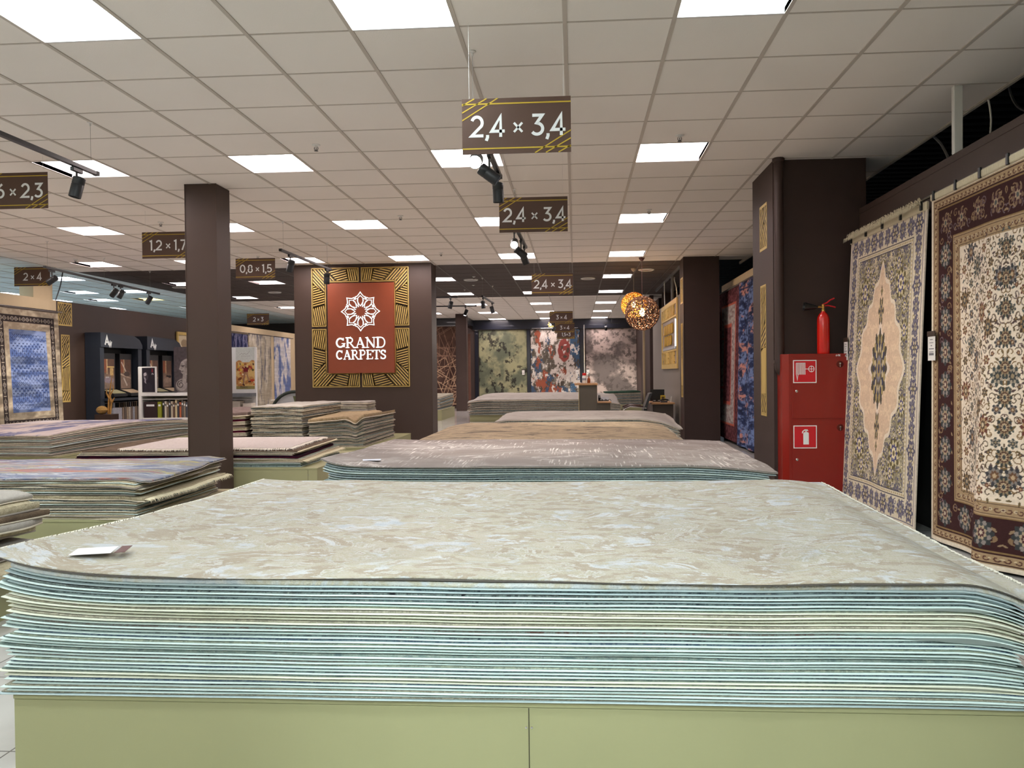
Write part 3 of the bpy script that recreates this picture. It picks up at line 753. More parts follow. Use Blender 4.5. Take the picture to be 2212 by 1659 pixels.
k2 = ['grey green', 'slate', 'grey green', 'pale green', 'grey green', 'slate', 'blue flecked', 'grey green', 'grey green', 'slate', 'grey green', 'dark flecked', 'slate', 'grey green', 'slate', 'grey green', 'dark flecked', 'slate', 'grey green', 'grey green', 'slate', 'grey green']
sp2 = []
for k, kk in enumerate(k2):
    t_ = len(k2)-k
    sp2.append(dict(mat=SP_[kk], edge_mat=(E_bluish, E_mint, E_bluish)[k % 3], th=.0143, label='%s rug with bluish edge in the second pile, %s from the top' % (kk, ORD[t_]), dx0=.012*math.sin(k*1.3), dx1=-.04*(k in (17, 18)), edge=.004))
sp2.append(dict(mat=T_grey, edge_mat=E_grey, th=.015, label='mauve grey streaked rug topmost on the second pile from the front', dx0=-.035, dx1=.05, dy0=-.01, edge=.007, recess=.002, relief=lambda U, V: .012*(fbm(U*5, V*3, 7, 3)-.5)))
def warp2(U, V, fr): return np.exp(-U/.04)*.045*fr*np.exp(-V/.6)-np.clip((U-.8)/.2, 0, 1)**2*.045*fr*(1-.5*V)+.02*fr*np.sin(PI*V)*np.clip(1-abs(U-.5)*1.6, 0, 1)
pod(-1.68, 1.26, 5.22, 7.32, .24, 'khaki low platform under the second, mauve grey rug pile')
pile('second', '', -1.67, 1.25, 5.2, 7.3, .24, sp2, warp2, seed=8, nx=70, ny=8, top_n=(180, 90), group='rugs stacked in the second pile')
r = thing('price_tag', 'small white and blue tag on the left corner of the mauve grey rug', 'tag', (-1.5, 5.42, .58))
flat_card(MB(), (-1.42, 5.45), .13, .09, .2, .592).build('card', mat('tag_bluewhite', (206, 212, 226), .5), r)

# --- pile 3, 4, 5: right-centre, going back
T_tan = rugmat('tan_distressed_pile', [(.36, (104, 94, 86)), (.43, (150, 136, 118)), (.48, (186, 168, 140)), (.55, (200, 180, 150)), (.60, (150, 136, 120)), (.64, (184, 166, 138)), (.72, (108, 98, 90))], scale=2.6, stretch=(.8, 1.6, 1), detail=12, rough=.74)
T_lgrey = rugmat('light_grey_pile', [(.35, (176, 170, 162)), (.5, (196, 190, 182)), (.62, (184, 178, 170))], scale=3, detail=8)
sp3 = [dict(mat=SP_[a], edge_mat=(E_grey, E_cream)[k % 2], th=.017, label='%s rug under the tan rug in the third pile, %s from the top' % (a, ORD[15-k]), edge=.005) for k, a in enumerate(['grey green', 'slate', 'ivory', 'dark flecked', 'ivory', 'grey green', 'slate', 'ivory', 'rust flecked', 'grey green', 'ivory', 'slate', 'grey green', 'dark flecked', 'ivory'])]
sp3.append(dict(mat=T_tan, edge_mat=E_cream, th=.018, label='tan and grey distressed rug topmost on the third pile from the front', dx0=-.05, dx1=-.02, edge=.02, relief=lambda U, V: .012*(fbm(U*4, V*3, 17, 3)-.5)))
def warp3(U, V, fr): return -np.clip((U-.85)/.15, 0, 1)**2*.05*fr-np.clip((.12-U)/.12, 0, 1)**2*.05*fr+.045*fr*V
pod(-1.62, 1.12, 8.0, 10.1, .24, 'khaki low platform under the third, tan rug pile')
pile('third', '', -1.62, 1.12, 7.98, 10.1, .24, sp3, warp3, seed=15, nx=60, ny=8, top_n=(140, 60), group='rugs stacked in the third pile')
sp4 = [dict(mat=SP_[a], edge_mat=(E_grey, E_cream, E_bluish)[k % 3], th=.02, label='%s rug in the fourth pile with creased right side, %s from the top' % (a, ORD[14-k]), edge=.006, dx1=.02*(k % 2)) for k, a in enumerate(['grey green', 'ivory', 'slate', 'grey green', 'ivory', 'grey green', 'slate', 'ivory', 'grey green', 'slate', 'ivory', 'grey green', 'ivory', 'slate'])]
sp4.append(dict(mat=T_lgrey, edge_mat=E_cream, th=.024, label='light grey rug topmost on the fourth pile from the front', dx0=-.02, dx1=.05, edge=.015))
def warp4(U, V, fr): return -np.clip((U-.78)/.22, 0, 1)**2*.13*fr*(1-V*.6)-np.clip((.1-U)/.1, 0, 1)**2*.03*fr+.02*fr*V
pod(-1.12, 1.40, 11.0, 13.0, .24, 'khaki low platform under the fourth, light grey rug pile')
pile('fourth', '', -1.12, 1.40, 10.98, 12.98, .24, sp4, warp4, seed=16, nx=60, ny=8, top_n=(110, 40), group='rugs stacked in the fourth pile')
sp5 = [dict(mat=SP_[a], edge_mat=(E_grey, E_grey, E_cream)[k % 3], th=.0245, label='%s rug in the broad far pile behind the counter, %s from the top' % (a, ORD[14-k]), edge=.01, dx0=.05*math.sin(k*2.1)) for k, a in enumerate(['grey green', 'dark flecked', 'ivory', 'grey green', 'slate', 'ivory', 'grey green', 'ivory', 'dark flecked', 'ivory', 'slate', 'ivory', 'grey green', 'ivory'])]
sp5.append(dict(mat=T_lgrey, edge_mat=E_cream, th=.03, label='pale grey rug topmost on the broad far pile behind the counter', dx0=-.03, edge=.02, relief=lambda U, V: .03*(fbm(U*5, V*3, 27, 3)-.5)))
def warp5(U, V, fr): return .1*fr*V-np.clip((U-.75)/.25, 0, 1)**1.5*.12*fr*(1-.5*V)-np.clip((.1-U)/.1, 0, 1)**2*.05*fr
pod(-2.62, 1.1, 19.6, 22.4, .17, 'khaki low platform under the broad far rug pile behind the counter')
pile('far', '', -2.62, 1.1, 19.55, 22.4, .17, sp5, warp5, seed=17, nx=60, ny=8, top_n=(100, 40), group='rugs stacked in the broad far pile')
sp6 = [dict(mat=SP_[a], edge_mat=E_grey, th=.04, label='%s rug in the small pile by the far right corner, %s from the top' % (a, ORD[8-k]), edge=.01) for k, a in enumerate(['grey green', 'ivory', 'grey green', 'ivory', 'slate', 'ivory', 'grey green', 'ivory'])]
sp6.append(dict(mat=rugmat('dark_green_pile', [(.4, (36, 62, 52)), (.55, (54, 88, 70)), (.7, (30, 52, 46))], scale=8), edge_mat=E_cream, th=.05, label='thick dark green rug topmost on the far right corner pile', edge=.02))
pod(.9, 2.1, 24.6, 26.6, .2, 'khaki low platform in the far right corner')
pile('far corner', '', .9, 2.0, 24.6, 26.4, .2, sp6, lambda U, V, fr: .03*fr*U, seed=18, nx=30, ny=6, top_n=(40, 20), group='rugs stacked in the far right corner')
sp7 = [dict(mat=SP_['ivory' if k % 2 else 'slate'], edge_mat=(E_cream, E_dark)[k == 1], th=.04, label='%s rug in the pile half hidden by the broad column, %s from the top' % ('ivory' if k % 2 else 'slate', ORD[7-k]), edge=.01) for k in range(8)]
pod(-5.6, -3.42, 20.2, 22.4, .27, 'khaki low platform half hidden right behind the broad column')
pile('behind column', '', -5.6, -3.45, 20.2, 22.4, .27, sp7, lambda U, V, fr: .06*fr*V, seed=19, nx=30, ny=6, top_n=(40, 20), group='rugs stacked half hidden by the broad column')

# --- the piles on the left
M_shagw = rugmat('white_shag', [(.35, (226, 214, 208)), (.6, (242, 232, 228)), (.7, (232, 220, 214))], scale=30, detail=4, bump=1.0)
M_shagt = rugmat('tan_shag', [(.35, (160, 138, 108)), (.6, (196, 174, 140)), (.7, (176, 154, 122))], scale=30, detail=4, bump=1.0)
M_shagc = rugmat('cream_shag', [(.35, (186, 174, 146)), (.6, (214, 202, 172)), (.7, (198, 186, 158))], scale=40, detail=4, bump=1.0)
M_mauve = rugmat('mauve_felt', [(.4, (122, 104, 100)), (.6, (136, 118, 113))], scale=12, detail=3)
M_burg = rugmat('navy_burgundy_pile', [(.4, (34, 18, 40)), (.6, (60, 18, 42))], scale=5, detail=3)
M_burg2 = rugmat('burgundy_pile', [(.4, (74, 16, 40)), (.6, (92, 22, 48))], scale=15, detail=3)
M_brownt = rugmat('brown_weave', [(.4, (104, 88, 74)), (.6, (128, 110, 92))], scale=14, detail=4)
F_cream = mat('cream_tassels', (214, 204, 176), .95, var=.08, vscale=40)
F_white = mat('white_tassels', (232, 224, 212), .95, var=.05, vscale=40)
T_color = rugmat('blue_multicolour_pile', [(.30, (92, 112, 158)), (.40, (126, 136, 164)), (.46, (158, 158, 166)), (.50, (204, 208, 216)), (.535, (112, 124, 156)), (.60, (138, 142, 160)), (.66, (150, 150, 168)), (.74, (96, 108, 150))],
                 scale=2.4, stretch=(.45, 2.4, 1), detail=10, rough=.68, dist=1.0, stops2=[(.36, (140, 144, 160)), (.45, (150, 150, 160)), (.47, (206, 196, 112)), (.495, (146, 148, 162)), (.57, (192, 118, 96)), (.61, (150, 150, 160)), (.68, (150, 176, 196))], scale2=1.7, mix=(.47, .56))
T_bluew = rugmat('blue_white_pile', [(.36, (112, 116, 152)), (.46, (140, 140, 170)), (.50, (214, 204, 204)), (.56, (228, 214, 208)), (.63, (196, 186, 190)), (.7, (136, 136, 162))], scale=1.5, stretch=(1.2, .55, 1), detail=9, rough=.66, dist=1.2)
cl = ['grey green', 'ivory', 'slate']
def side_specs(n, pile_name, th, mats, labels, **kw):
    return [dict(mat=mats[k % len(mats)], edge_mat=(E_cream, E_grey, E_mint, E_cream)[k % 4], th=th, label=labels[k % len(labels)]+' in the '+pile_name+', %s from the top' % ORD[n-k], **kw) for k in range(n)]
# A: blue multicoloured pile on the left
nA = 15
spA = side_specs(nA, 'blue-topped left pile', .0155, [SP_['ivory'], SP_['grey green'], MATS['cream_shag'], SP_['slate']], ['cream-edged rug', 'grey-edged rug', 'shaggy cream rug', 'pale-edged rug'], edge=.008)
for k in (0, 1): spA[k].update(dx1=.06, edge=.025, mat=M_shagc)
for k in (2, 3, 4): spA[k].update(dx1=-.02)
spA[8].update(th=.03, dx1=.05, mat=M_shagc, fringe=[('x1', .06, F_cream)], fstep=.005, fwd=.007, label='cream fringed rug bulging out halfway up the blue-topped left pile', edge=.02)
spA[12].update(dx1=.05, edge=.03); spA[13].update(dx1=.02, edge=.03, mat=M_shagc)
spA.append(dict(mat=T_color, edge_mat=E_grey, th=.02, label='blue, grey and yellow abstract rug topmost on the left pile', dx1=.03, edge=.03, relief=lambda U, V: .01*(fbm(U*4, V*3, 5, 3)-.5)))
pod(-5.4, -2.80, 5.08, 6.5, .24, 'khaki low platform under the blue-topped left rug pile')
pile('left blue', '', -5.35, -2.90, 5.1, 6.32, .24, spA, lambda U, V, fr: .02*fr*V*U**3-.015*fr*np.clip((U-.96)/.04, 0, 1), seed=31, nx=50, ny=26, top_n=(130, 50), jx=.02, group='rugs stacked in the blue-topped left pile')
# B: thick folded rugs at the left edge
nB = 9; thB = [.055, .04, .05, .035, .04, .05, .045, .055, .035]
spB = []
for k in range(nB):
    spB.append(dict(mat=[M_shagc, M_mauve, T_lgrey, T_lgrey, M_shagc, T_lgrey, M_brownt, M_shagc, T_lgrey][k], edge_mat=[E_cream, E_grey, E_cream][k % 3], th=thB[k]*.88, edge=.035,
                    dx1=[.15, .02, .03, -.05, .0, .04, .0, .03, -.02][k], label='%s rug at the left edge of the picture, %s from the top' % (['thick cream', 'mauve', 'ivory', 'pale grey', 'shaggy cream', 'light grey', 'brown', 'shaggy beige', 'smooth grey'][k], ORD[nB-1-k]), recess=.002))
pod(-4.3, -2.80, 2.7, 4.05, .23, 'khaki low platform at the left edge, nearest the front pile')
pile('left edge', '', -4.2, -2.84, 2.7, 4.0, .23, spB, lambda U, V, fr: -.03*fr*np.clip((U-.9)/.1, 0, 1)**2, seed=33, nx=50, ny=30, top_n=(80, 50), jx=.01, noise=.004, group='rugs stacked at the left edge')
# C: long blue and white pile by the left wall
nC = 13
spC = side_specs(nC, 'long blue-white pile by the left wall', .0185, [SP_['ivory'], T_lgrey, SP_['grey green'], SP_['rust flecked']], ['cream-edged rug', 'grey rug', 'grey-edged rug', 'flecked rug'], edge=.012)
spC.append(dict(mat=T_bluew, edge_mat=E_cream, th=.02, label='blue and pinkish white rug topmost on the long pile by the left wall', edge=.012, dx1=-.01, relief=lambda U, V: .01*(fbm(U*4, V*3, 5, 3)-.5)))
pod(-8.8, -6.36, 9.4, 13.0, .22, 'khaki low platform under the long blue-white rug pile')
pile('left wall', '', -8.75, -6.42, 9.35, 12.9, .22, spC, lambda U, V, fr: .05*fr*np.sin(PI*V)*U-.03*fr*np.clip((V-.93)/.07, 0, 1), seed=35, nx=30, ny=40, top_n=(70, 110), jx=.012, noise=.002, group='rugs stacked in the long pile by the left wall')
# D: white shaggy pile behind the square pillar
namesD = ['blue-grey', 'grey green', 'pale grey', 'cream fringed', 'sage', 'navy and burgundy', 'pale green', 'cream', 'brown and tan']
spD = []
for k, (nm, m_, th, dx) in enumerate([('blue-grey', SP_['slate'], .02, 0), ('grey green', SP_['grey green'], .018, 0), ('pale grey', T_lgrey, .018, .01), ('cream fringed', M_shagc, .024, .03), ('sage', SP_['pale green'], .016, -.02), ('navy and burgundy', M_burg, .028, -.05), ('pale green', SP_['pale green'], .016, -.08), ('cream', SP_['ivory'], .016, -.08), ('brown and tan', M_brownt, .02, -.04)]):
    spD.append(dict(mat=m_, edge_mat=(M_burg2 if k == 5 else (E_mint if k < 3 else E_cream)), th=th, dx1=dx, edge=.014, label='%s rug in the pile with the white shaggy cover, %s from the top' % (nm, ORD[9-k])))
spD[3]['fringe'] = [('x1', .075, F_cream)]; spD[8]['fringe'] = [('x1', .03, F_cream)]
spD.append(dict(mat=M_shagw, edge_mat=M_shagw, th=.026, dx0=.45, dx1=-.16, dy0=.03, dy1=-.1, edge=.03, label='white shaggy fringed rug topmost behind the square pillar', fringe=[('y0', .05, F_white), ('x1', .05, F_white), ('x0', .05, F_white)], fstep=.008, fwd=.01))
pod(-5.5, -2.72, 8.22, 10.1, .21, 'khaki low platform behind the square pillar with a wide bare ledge', seam=-2.82)
pile('white shag', '', -5.38, -2.93, 8.3, 9.7, .21, spD, lambda U, V, fr: .02*fr*V-.01*fr*np.clip((U-.94)/.06, 0, 1), seed=37, nx=50, ny=16, top_n=(110, 50), jx=.01, noise=.0015, group='rugs stacked under the white shaggy rug')
# E: three small heaps before the broad column
def stairs(key, lab, x0, x1, y0, y1, n, th, mats, names, top, warp, seed, group):
    sp = []
    for k in range(n): sp.append(dict(mat=mats[k % len(mats)], edge_mat=(E_cream, E_grey, E_cream)[k % 3], th=th, edge=.01, label='%s rug in the %s, %s from the top' % (names[k % len(names)], lab, ORD[n-k])))
    sp.append(top); return pile(key, '', x0, x1, y0, y1, .21, sp, warp, seed=seed, nx=30, ny=16, top_n=(50, 40), jx=.008, noise=.002, group=group)
pod(-5.4, -2.74, 10.55, 13.1, .21, 'khaki low platform under the three small heaps before the broad column')
stairs('tan', 'small tan-topped heap', -3.62, -2.86, 10.6, 12.4, 17, .021, [SP_['ivory'], SP_['grey green'], T_lgrey, SP_['dark flecked']], ['ivory', 'grey green', 'light grey', 'dark flecked'],
       dict(mat=M_shagt, edge_mat=E_cream, th=.055, dx0=-.03, dx1=.03, dy0=-.03, edge=.02, label='thick tan shaggy rug topmost on the small heap before the broad column'), lambda U, V, fr: .08*fr*(U*.7-.5)*(1-.5*V)-.07*fr*np.exp(-((U-.86)/.09)**2), 41, 'rugs in the small tan-topped heap')
stairs('flecked', 'tall small flecked heap', -4.42, -3.70, 10.6, 12.4, 20, .0265, [SP_['ivory'], SP_['rust flecked'], SP_['ivory'], SP_['dark flecked']], ['cream', 'rust flecked', 'ivory', 'dark flecked'],
       dict(mat=T_lgrey, edge_mat=E_cream, th=.02, edge=.01, label='light grey rug topmost on the tall small flecked heap'), None, 42, 'rugs in the tall small flecked heap')
stairs('mauve', 'mauve-topped heap beside the square pillar', -5.2, -4.5, 10.6, 12.0, 11, .038, [SP_['ivory'], M_burg2, M_shagc, M_mauve], ['ivory', 'burgundy', 'shaggy cream', 'mauve'],
       dict(mat=M_mauve, edge_mat=E_cream, th=.06, edge=.02, label='thick mauve rug topmost on the heap beside the square pillar', relief=lambda U, V: .05*np.sin(PI*U)*np.sin(PI*V)), None, 43, 'rugs in the mauve-topped heap')
stairs('back', 'low heap behind the tan-topped one', -4.3, -3.3, 12.5, 13.05, 12, .042, [SP_['ivory'], T_lgrey], ['ivory', 'light grey'],
       dict(mat=T_lgrey, edge_mat=E_cream, th=.04, edge=.02, label='pale grey rug topmost on the low heap against the broad column'), None, 44, 'rugs in the low heap against the broad column')

# ================================================================== HUNG RUGS
M_weave = vmat('woven_rug', .95, .35, 220); M_print = vmat('printed_panel', .45, 0, spec=.4)
def rail(x, y0, y1, z, label, along='y'):
    pts = [(x, y0, z), (x, y1, z)] if along == 'y' else [(y0, x, z), (y1, x, z)]
    o = MB().tube(pts, .011, 8).build('hanging_rail', M_chrome, at=pts[0], smooth=True); return tag(o, label, 'rail')
def clips(root, pts, axis='y'):
    for (x, y, z) in pts:
        c = MB(); e = .012
        if axis == 'y': c.bbox(x-.012, x+.004, y-e, y+e, z-.045, z+.02, .003)
        else: c.bbox(x-e, x+e, y-.012, y+.004, z-.045, z+.02, .003)
        c.build('clip', M_black, root)
def price_card(at, ux, label, w_=.075, h_=.16, m=None, group='price cards on the hung rugs'):
    """card with a dark clip strip on top and a block of grey print lines"""
    r = thing('price_card', label, 'price tag', at, group); o = Vector(at); ux = Vector(ux); uy = Vector((0, 0, 1)); n = ux.cross(uy).normalized()
    MB().poly([(0, 0), (w_, 0), (w_, h_*.82), (0, h_*.82)], o, ux, uy, .002).build('card', mat('card_white', (226, 222, 218), .5), r)
    MB().poly([(-.004, h_*.82), (w_+.004, h_*.82), (w_+.004, h_), (-.004, h_)], o, ux, uy, .006).build('clip_strip', mat('card_strip', (62, 48, 38), .5), r)
    b = MB(); o2 = o+n*.0022
    for q, (a, c_, hh) in enumerate([(.3, .7, .005), (.22, .78, .004), (.4, .6, .006), (.15, .85, .006), (.2, .8, .005), (.18, .82, .016)]):
        z = h_*(.70-.105*q); b.poly([(w_*a, z), (w_*c_, z), (w_*c_, z+hh), (w_*a, z+hh)], o2, ux, uy, .0004)
    b.build('print', mat('card_print', (110, 108, 112), .6), r); return r

# near rug on the right: ivory field of palmettes in a dark burgundy border
C1 = Canvas(1.9, 2.33, 430, 700, (226, 206, 184)); R_ = random.Random(3); W1, H1 = 1.9, 2.33
tan, gold_, burg, navy, brn, slate, ivory = (166, 136, 102), (138, 108, 68), (62, 34, 34), (52, 50, 74), (104, 76, 54), (98, 100, 108), (232, 212, 190)
def band(c, u0, v0, u1, v1, col): c.rect(u0, v0, u1, v1, col)
def frame(c, a, b, col, W, H):       # ring between inset a and inset b
    c.rect(a, a, W-a, b, col); c.rect(a, H-b, W-a, H-a, col); c.rect(a, a, b, H-a, col); c.rect(W-b, a, W-a, H-a, col)
def along(W, H, inset, step):
    """evenly spaced spots round a rectangle at an inset, with the local direction"""
    out = []
    nu = max(1, round((W-2*inset)/step)); nv = max(1, round((H-2*inset)/step))
    for i in range(nu+1):
        u = inset+(W-2*inset)*i/nu; out += [(u, inset, 0), (u, H-inset, PI)]
    for i in range(1, nv):
        v = inset+(H-2*inset)*i/nv; out += [(inset, v, PI/2), (W-inset, v, -PI/2)]
    return out
frame(C1, .0, .03, (222, 206, 184), W1, H1); frame(C1, .03, .10, tan, W1, H1); frame(C1, .036, .042, burg, W1, H1); frame(C1, .09, .097, burg, W1, H1)
for k, (u, v, a) in enumerate(along(W1, H1, .066, .05)):
    C1.scroll(u, v, .019, (92, 56, 48), .007, a, .8, 1 if k % 2 else -1); C1.ell(u+.02*math.cos(a), v+.02*math.sin(a), .006, .006, (200, 176, 140))
frame(C1, .10, .31, burg, W1, H1); frame(C1, .10, .108, gold_, W1, H1); frame(C1, .302, .31, gold_, W1, H1)
for k, (u, v, a) in enumerate(along(W1, H1, .205, .105)):
    for q in range(4):
        aa = R_.random()*6.28; C1.scroll(u+.05*math.cos(aa), v+.05*math.sin(aa), .028, (138, 108, 78) if q % 2 else (112, 92, 96), .007, aa, 1, 1 if q % 2 else -1)
        C1.ell(u+.075*math.cos(aa+1), v+.06*math.sin(aa+1), .014, .006, (150, 122, 92), aa)
for k, (u, v, a) in enumerate(along(W1, H1, .205, .21)):
    if k % 2 == 0: C1.rosette(u, v, .064, [(60, 62, 84), (140, 128, 122), (70, 72, 92), (176, 152, 122), (84, 48, 52), (196, 176, 150)], 8, 0, .14, 1.25)
    else: C1.rosette(u, v, .05, [(124, 96, 76), (74, 44, 50), (164, 138, 112), (80, 84, 104)], 7, .3, .2, 1.1)
frame(C1, .31, .39, tan, W1, H1); frame(C1, .318, .323, burg, W1, H1); frame(C1, .377, .382, burg, W1, H1)
for k, (u, v, a) in enumerate(along(W1, H1, .35, .056)):
    C1.scroll(u, v, .02, (98, 62, 52), .007, a, .8, 1 if k % 2 else -1); C1.rosette(u+.026*math.cos(a), v+.026*math.sin(a), .009, [(206, 184, 150), (86, 52, 50)], 5)
FU0, FV0 = .40, .40; FW, FH = W1-2*FU0, H1-2*FV0
cols5 = [[(84, 66, 52), (150, 120, 84), (70, 70, 86), (176, 150, 116)], [(76, 80, 94), (168, 150, 130), (64, 66, 84), (150, 128, 98)], [(108, 62, 52), (176, 140, 104), (92, 72, 58), (200, 178, 146)], [(66, 64, 84), (132, 122, 116), (112, 78, 56), (190, 160, 124)]]
nu, nv = 6, 8
for j in range(nv*2):
    for i in range(nu):
        u = FU0+FW*(i+.25+.5*(j % 2))/nu/1.0*1.0; v = FV0+FH*(j+.5)/(nv*2)
        if u > W1/2+.05: continue
        a = R_.random()*6.28
        for q in range(5):
            aa = a+q*1.25; C1.scroll(u+.062*math.cos(aa), v+.058*math.sin(aa), .024+.008*R_.random(), [(134, 104, 70), (104, 84, 66), (120, 98, 90)][q % 3], .0065, aa, .9, 1 if q % 2 else -1)
            C1.ell(u+.085*math.cos(aa+.6), v+.075*math.sin(aa+.6), .015, .0065, [(112, 92, 62), (92, 72, 70), (84, 90, 100)][q % 3], aa)
for j in range(nv*2):
    for i in range(nu):
        u = FU0+FW*(i+.25+.5*(j % 2))/nu; v = FV0+FH*(j+.5)/(nv*2)
        if u > W1/2+.05: continue
        big = (i+j) % 3 == 0
        C1.rosette(u, v, .044 if big else .027, cols5[(i*3+j) % 4], 8 if big else 6, R_.random(), .18, 1.25 if big else 1)
        C1.rosette(u+.05+.02*R_.random(), v+.035, .013, cols5[(i+j) % 4][:2], 5)
for j in range(9): C1.rosette(W1/2, FV0+FH*(j+.5)/9, .04, [(62, 66, 88), (146, 124, 96), (90, 60, 50), (186, 160, 126), (70, 70, 90)], 10, 0, .16, 1.35)
C1.mirror_u(); C1.grain(.07); C1.c[..., 2] = np.minimum(C1.c[..., 2], C1.c[..., 0]*1.0+3); C1.c = .88*C1.c+.12*C1.c.mean(axis=2, keepdims=True)
r = thing('hung_rug', 'ivory floral rug with dark burgundy border hanging nearest on the right wall', 'rug', (2.45, 4.7, .02), 'rugs hung on the right wall')
def fold1(U, V):
    low = np.clip(1-V/2.33, 0, 1)
    return .02*np.sin(U*9+.6)*low+.10*np.exp(-((U-.80)/.16)**2)*low**1.3-.05*np.exp(-((U-1.15)/.2)**2)*low
C1.mesh('field', (2.45, 5.66, .02), (0, -1, 0), (0, 0, 1), M_weave, r, disp=fold1, thick=.009)
rr = random.Random(4)
fringe_mb([(2.45, 5.66-.1*k, 2.35) for k in range(20)], (-.5, 0, 1), .05, .004, rr, drop=1.2, wd=.005).build('fringe', F_cream, r)
MB().bbox(2.438, 2.462, 3.77, 5.66, 2.33, 2.375, .01).build('bound_edge', mat('rug_end_band', (206, 194, 166), .9, bump=.4), r)
clips(r, [(2.44, 5.6-.31*k, 2.37) for k in range(6)])
rail(2.50, 3.6, 7.45, 2.395, 'chrome rail along the brown board carrying the two patterned rugs')
price_card((2.42, 5.655, 1.24), (0, -1, 0), 'white price card on the left edge of the burgundy-bordered rug', .11, .2)

# second rug: lavender and gold border, apricot medallion
W2, H2 = 1.54, 2.32
C2 = Canvas(W2, H2, 300, 640, (206, 188, 150)); R2 = random.Random(9)
lav, ol, cr, apr, dk = (112, 104, 122), (150, 138, 108), (214, 198, 170), (216, 182, 150), (58, 54, 84)
C2.mask(np.ones_like(C2.U, bool), ol)
# field: ivory-gold ground with scrolls in navy and olive
for q in range(420):
    u = .22+R2.random()*(W2/2-.2); v = .2+R2.random()*(H2/2-.2)
    C2.scroll(u, v, .02+.025*R2.random(), [(104, 98, 116), (190, 174, 140), (86, 82, 104), (206, 190, 162)][q % 4], .007, R2.random()*6, 1.1, 1 if q % 2 else -1)
    C2.ell(u+.02, v-.02, .014, .007, [(222, 200, 156), (84, 80, 116), (124, 108, 64)][q % 3], R2.random()*3)
for (u, v, s) in [(.40, .52, .085), (.31, .88, .06), (.45, .36, .06), (.32, .70, .045), (.58, .44, .05)]:
    C2.rosette(u, v, s, [(104, 92, 60), (206, 190, 140), (66, 64, 122), (226, 208, 168), (120, 104, 70)], 9, .4, .15, 1.3)
# pointed scalloped medallion
du = (C2.U-W2/2); dv = (C2.V-H2/2); ww = .47; hh = .84
m0 = np.abs(du)/ww+(np.abs(dv)/hh)**1.6; sc_ = .05*np.cos(np.arctan2(dv/hh, du/ww)*16)
C2.mask(m0 < 1.0+sc_, (226, 208, 184)); C2.mask(m0 < .93+sc_, apr); 
m1 = fbm(C2.U*22, C2.V*22, 4, 3); C2.mask((m0 < .90+sc_) & (m1 > .56), (226, 194, 158))
m3 = np.abs(du)/.20+(np.abs(dv)/.36)**1.2; C2.mask(m3 < 1.1+.1*np.cos(np.arctan2(dv, du*1.6)*12), (226, 206, 186))
C2.rosette(W2/2, H2/2, .165, [(86, 78, 66), (168, 146, 92), (70, 70, 92), (200, 180, 136), (96, 84, 60), (124, 120, 134), (176, 150, 90), (70, 68, 100)], 12, 0, .13, 1.75)
for sgn in (-1, 1):
    C2.rosette(W2/2, H2/2+sgn*.46, .05, [(96, 84, 64), (190, 166, 118), (78, 76, 96), (150, 126, 78)], 6, 0, .25, 2.0)
    C2.rosette(W2/2, H2/2+sgn*.62, .02, [(96, 84, 64), (170, 146, 100)], 4, 0, .25, 1.8)
# border
frame(C2, 0, .03, (214, 198, 178), W2, H2); frame(C2, .03, .25, cr, W2, H2); frame(C2, .036, .042, lav, W2, H2); frame(C2, .205, .211, (60, 56, 70), W2, H2); frame(C2, .243, .25, (70, 66, 80), W2, H2)
for k, (u, v, a) in enumerate(along(W2, H2, .122, .06)):
    for q in range(3):
        aa = a+2.1*q+k; C2.scroll(u+.035*math.cos(aa), v+.04*math.sin(aa), .026, [lav, (170, 150, 96), (90, 84, 112)][q], .0085, aa, 1, 1 if k % 2 else -1)
for k, (u, v, a) in enumerate(along(W2, H2, .122, .15)):
    if k % 3: C2.rosette(u, v, .05, [(98, 92, 114), (132, 124, 136), (84, 80, 106), (180, 164, 124), (104, 96, 118)], 8, .2*k, .2, 1.3)
    else: C2.rosette(u, v, .062, [(104, 98, 118), (92, 86, 110), (206, 188, 150), (70, 66, 90), (160, 142, 96)], 6, 0, .28, 1.1)
for k, (u, v, a) in enumerate(along(W2, H2, .227, .03)): C2.ell(u, v, .008, .008, (96, 88, 108) if k % 2 else (176, 152, 96))
C2.mirror_u(); C2.mirror_v(); C2.grain(.07); C2.c = .8*C2.c+.2*C2.c.mean(axis=2, keepdims=True)
r = thing('hung_rug', 'lavender-bordered rug with a pointed apricot medallion hanging beside the fire cabinet', 'rug', (2.45, 6.55, .02), 'rugs hung on the right wall')
C2.mesh('field', (2.475, 7.32, .03), (0, -1, 0), (0, 0, 1), M_weave, r, disp=lambda U, V: .105*np.clip(1-V/H2, 0, 1)**.9+.012*np.sin(U*8)*np.clip(1-V/H2, 0, 1), thick=.009)
fringe_mb([(2.47, 7.33-.1*k, 2.35) for k in range(16)], (-.5, .0, 1), .12, .0035, rr, drop=.9, wd=.006, jit=1.2).build('fringe', F_cream, r)
fringe_mb([(2.455, 7.33-.1*k, 2.35) for k in range(16)], (-1, .15, .3), .085, .0045, rr, drop=.8, wd=.006, jit=1.2).build('fringe', F_cream, r)
MB().bbox(2.462, 2.486, 5.78, 7.33, 2.30, 2.36, .01).build('bound_edge', MATS['rug_end_band'], r)
clips(r, [(2.458, 7.28-.36*k, 2.35) for k in range(5)])
price_card((2.412, 7.35, 1.27), (0, -1, 0), 'white price card on the left edge of the apricot medallion rug', .10, .2)

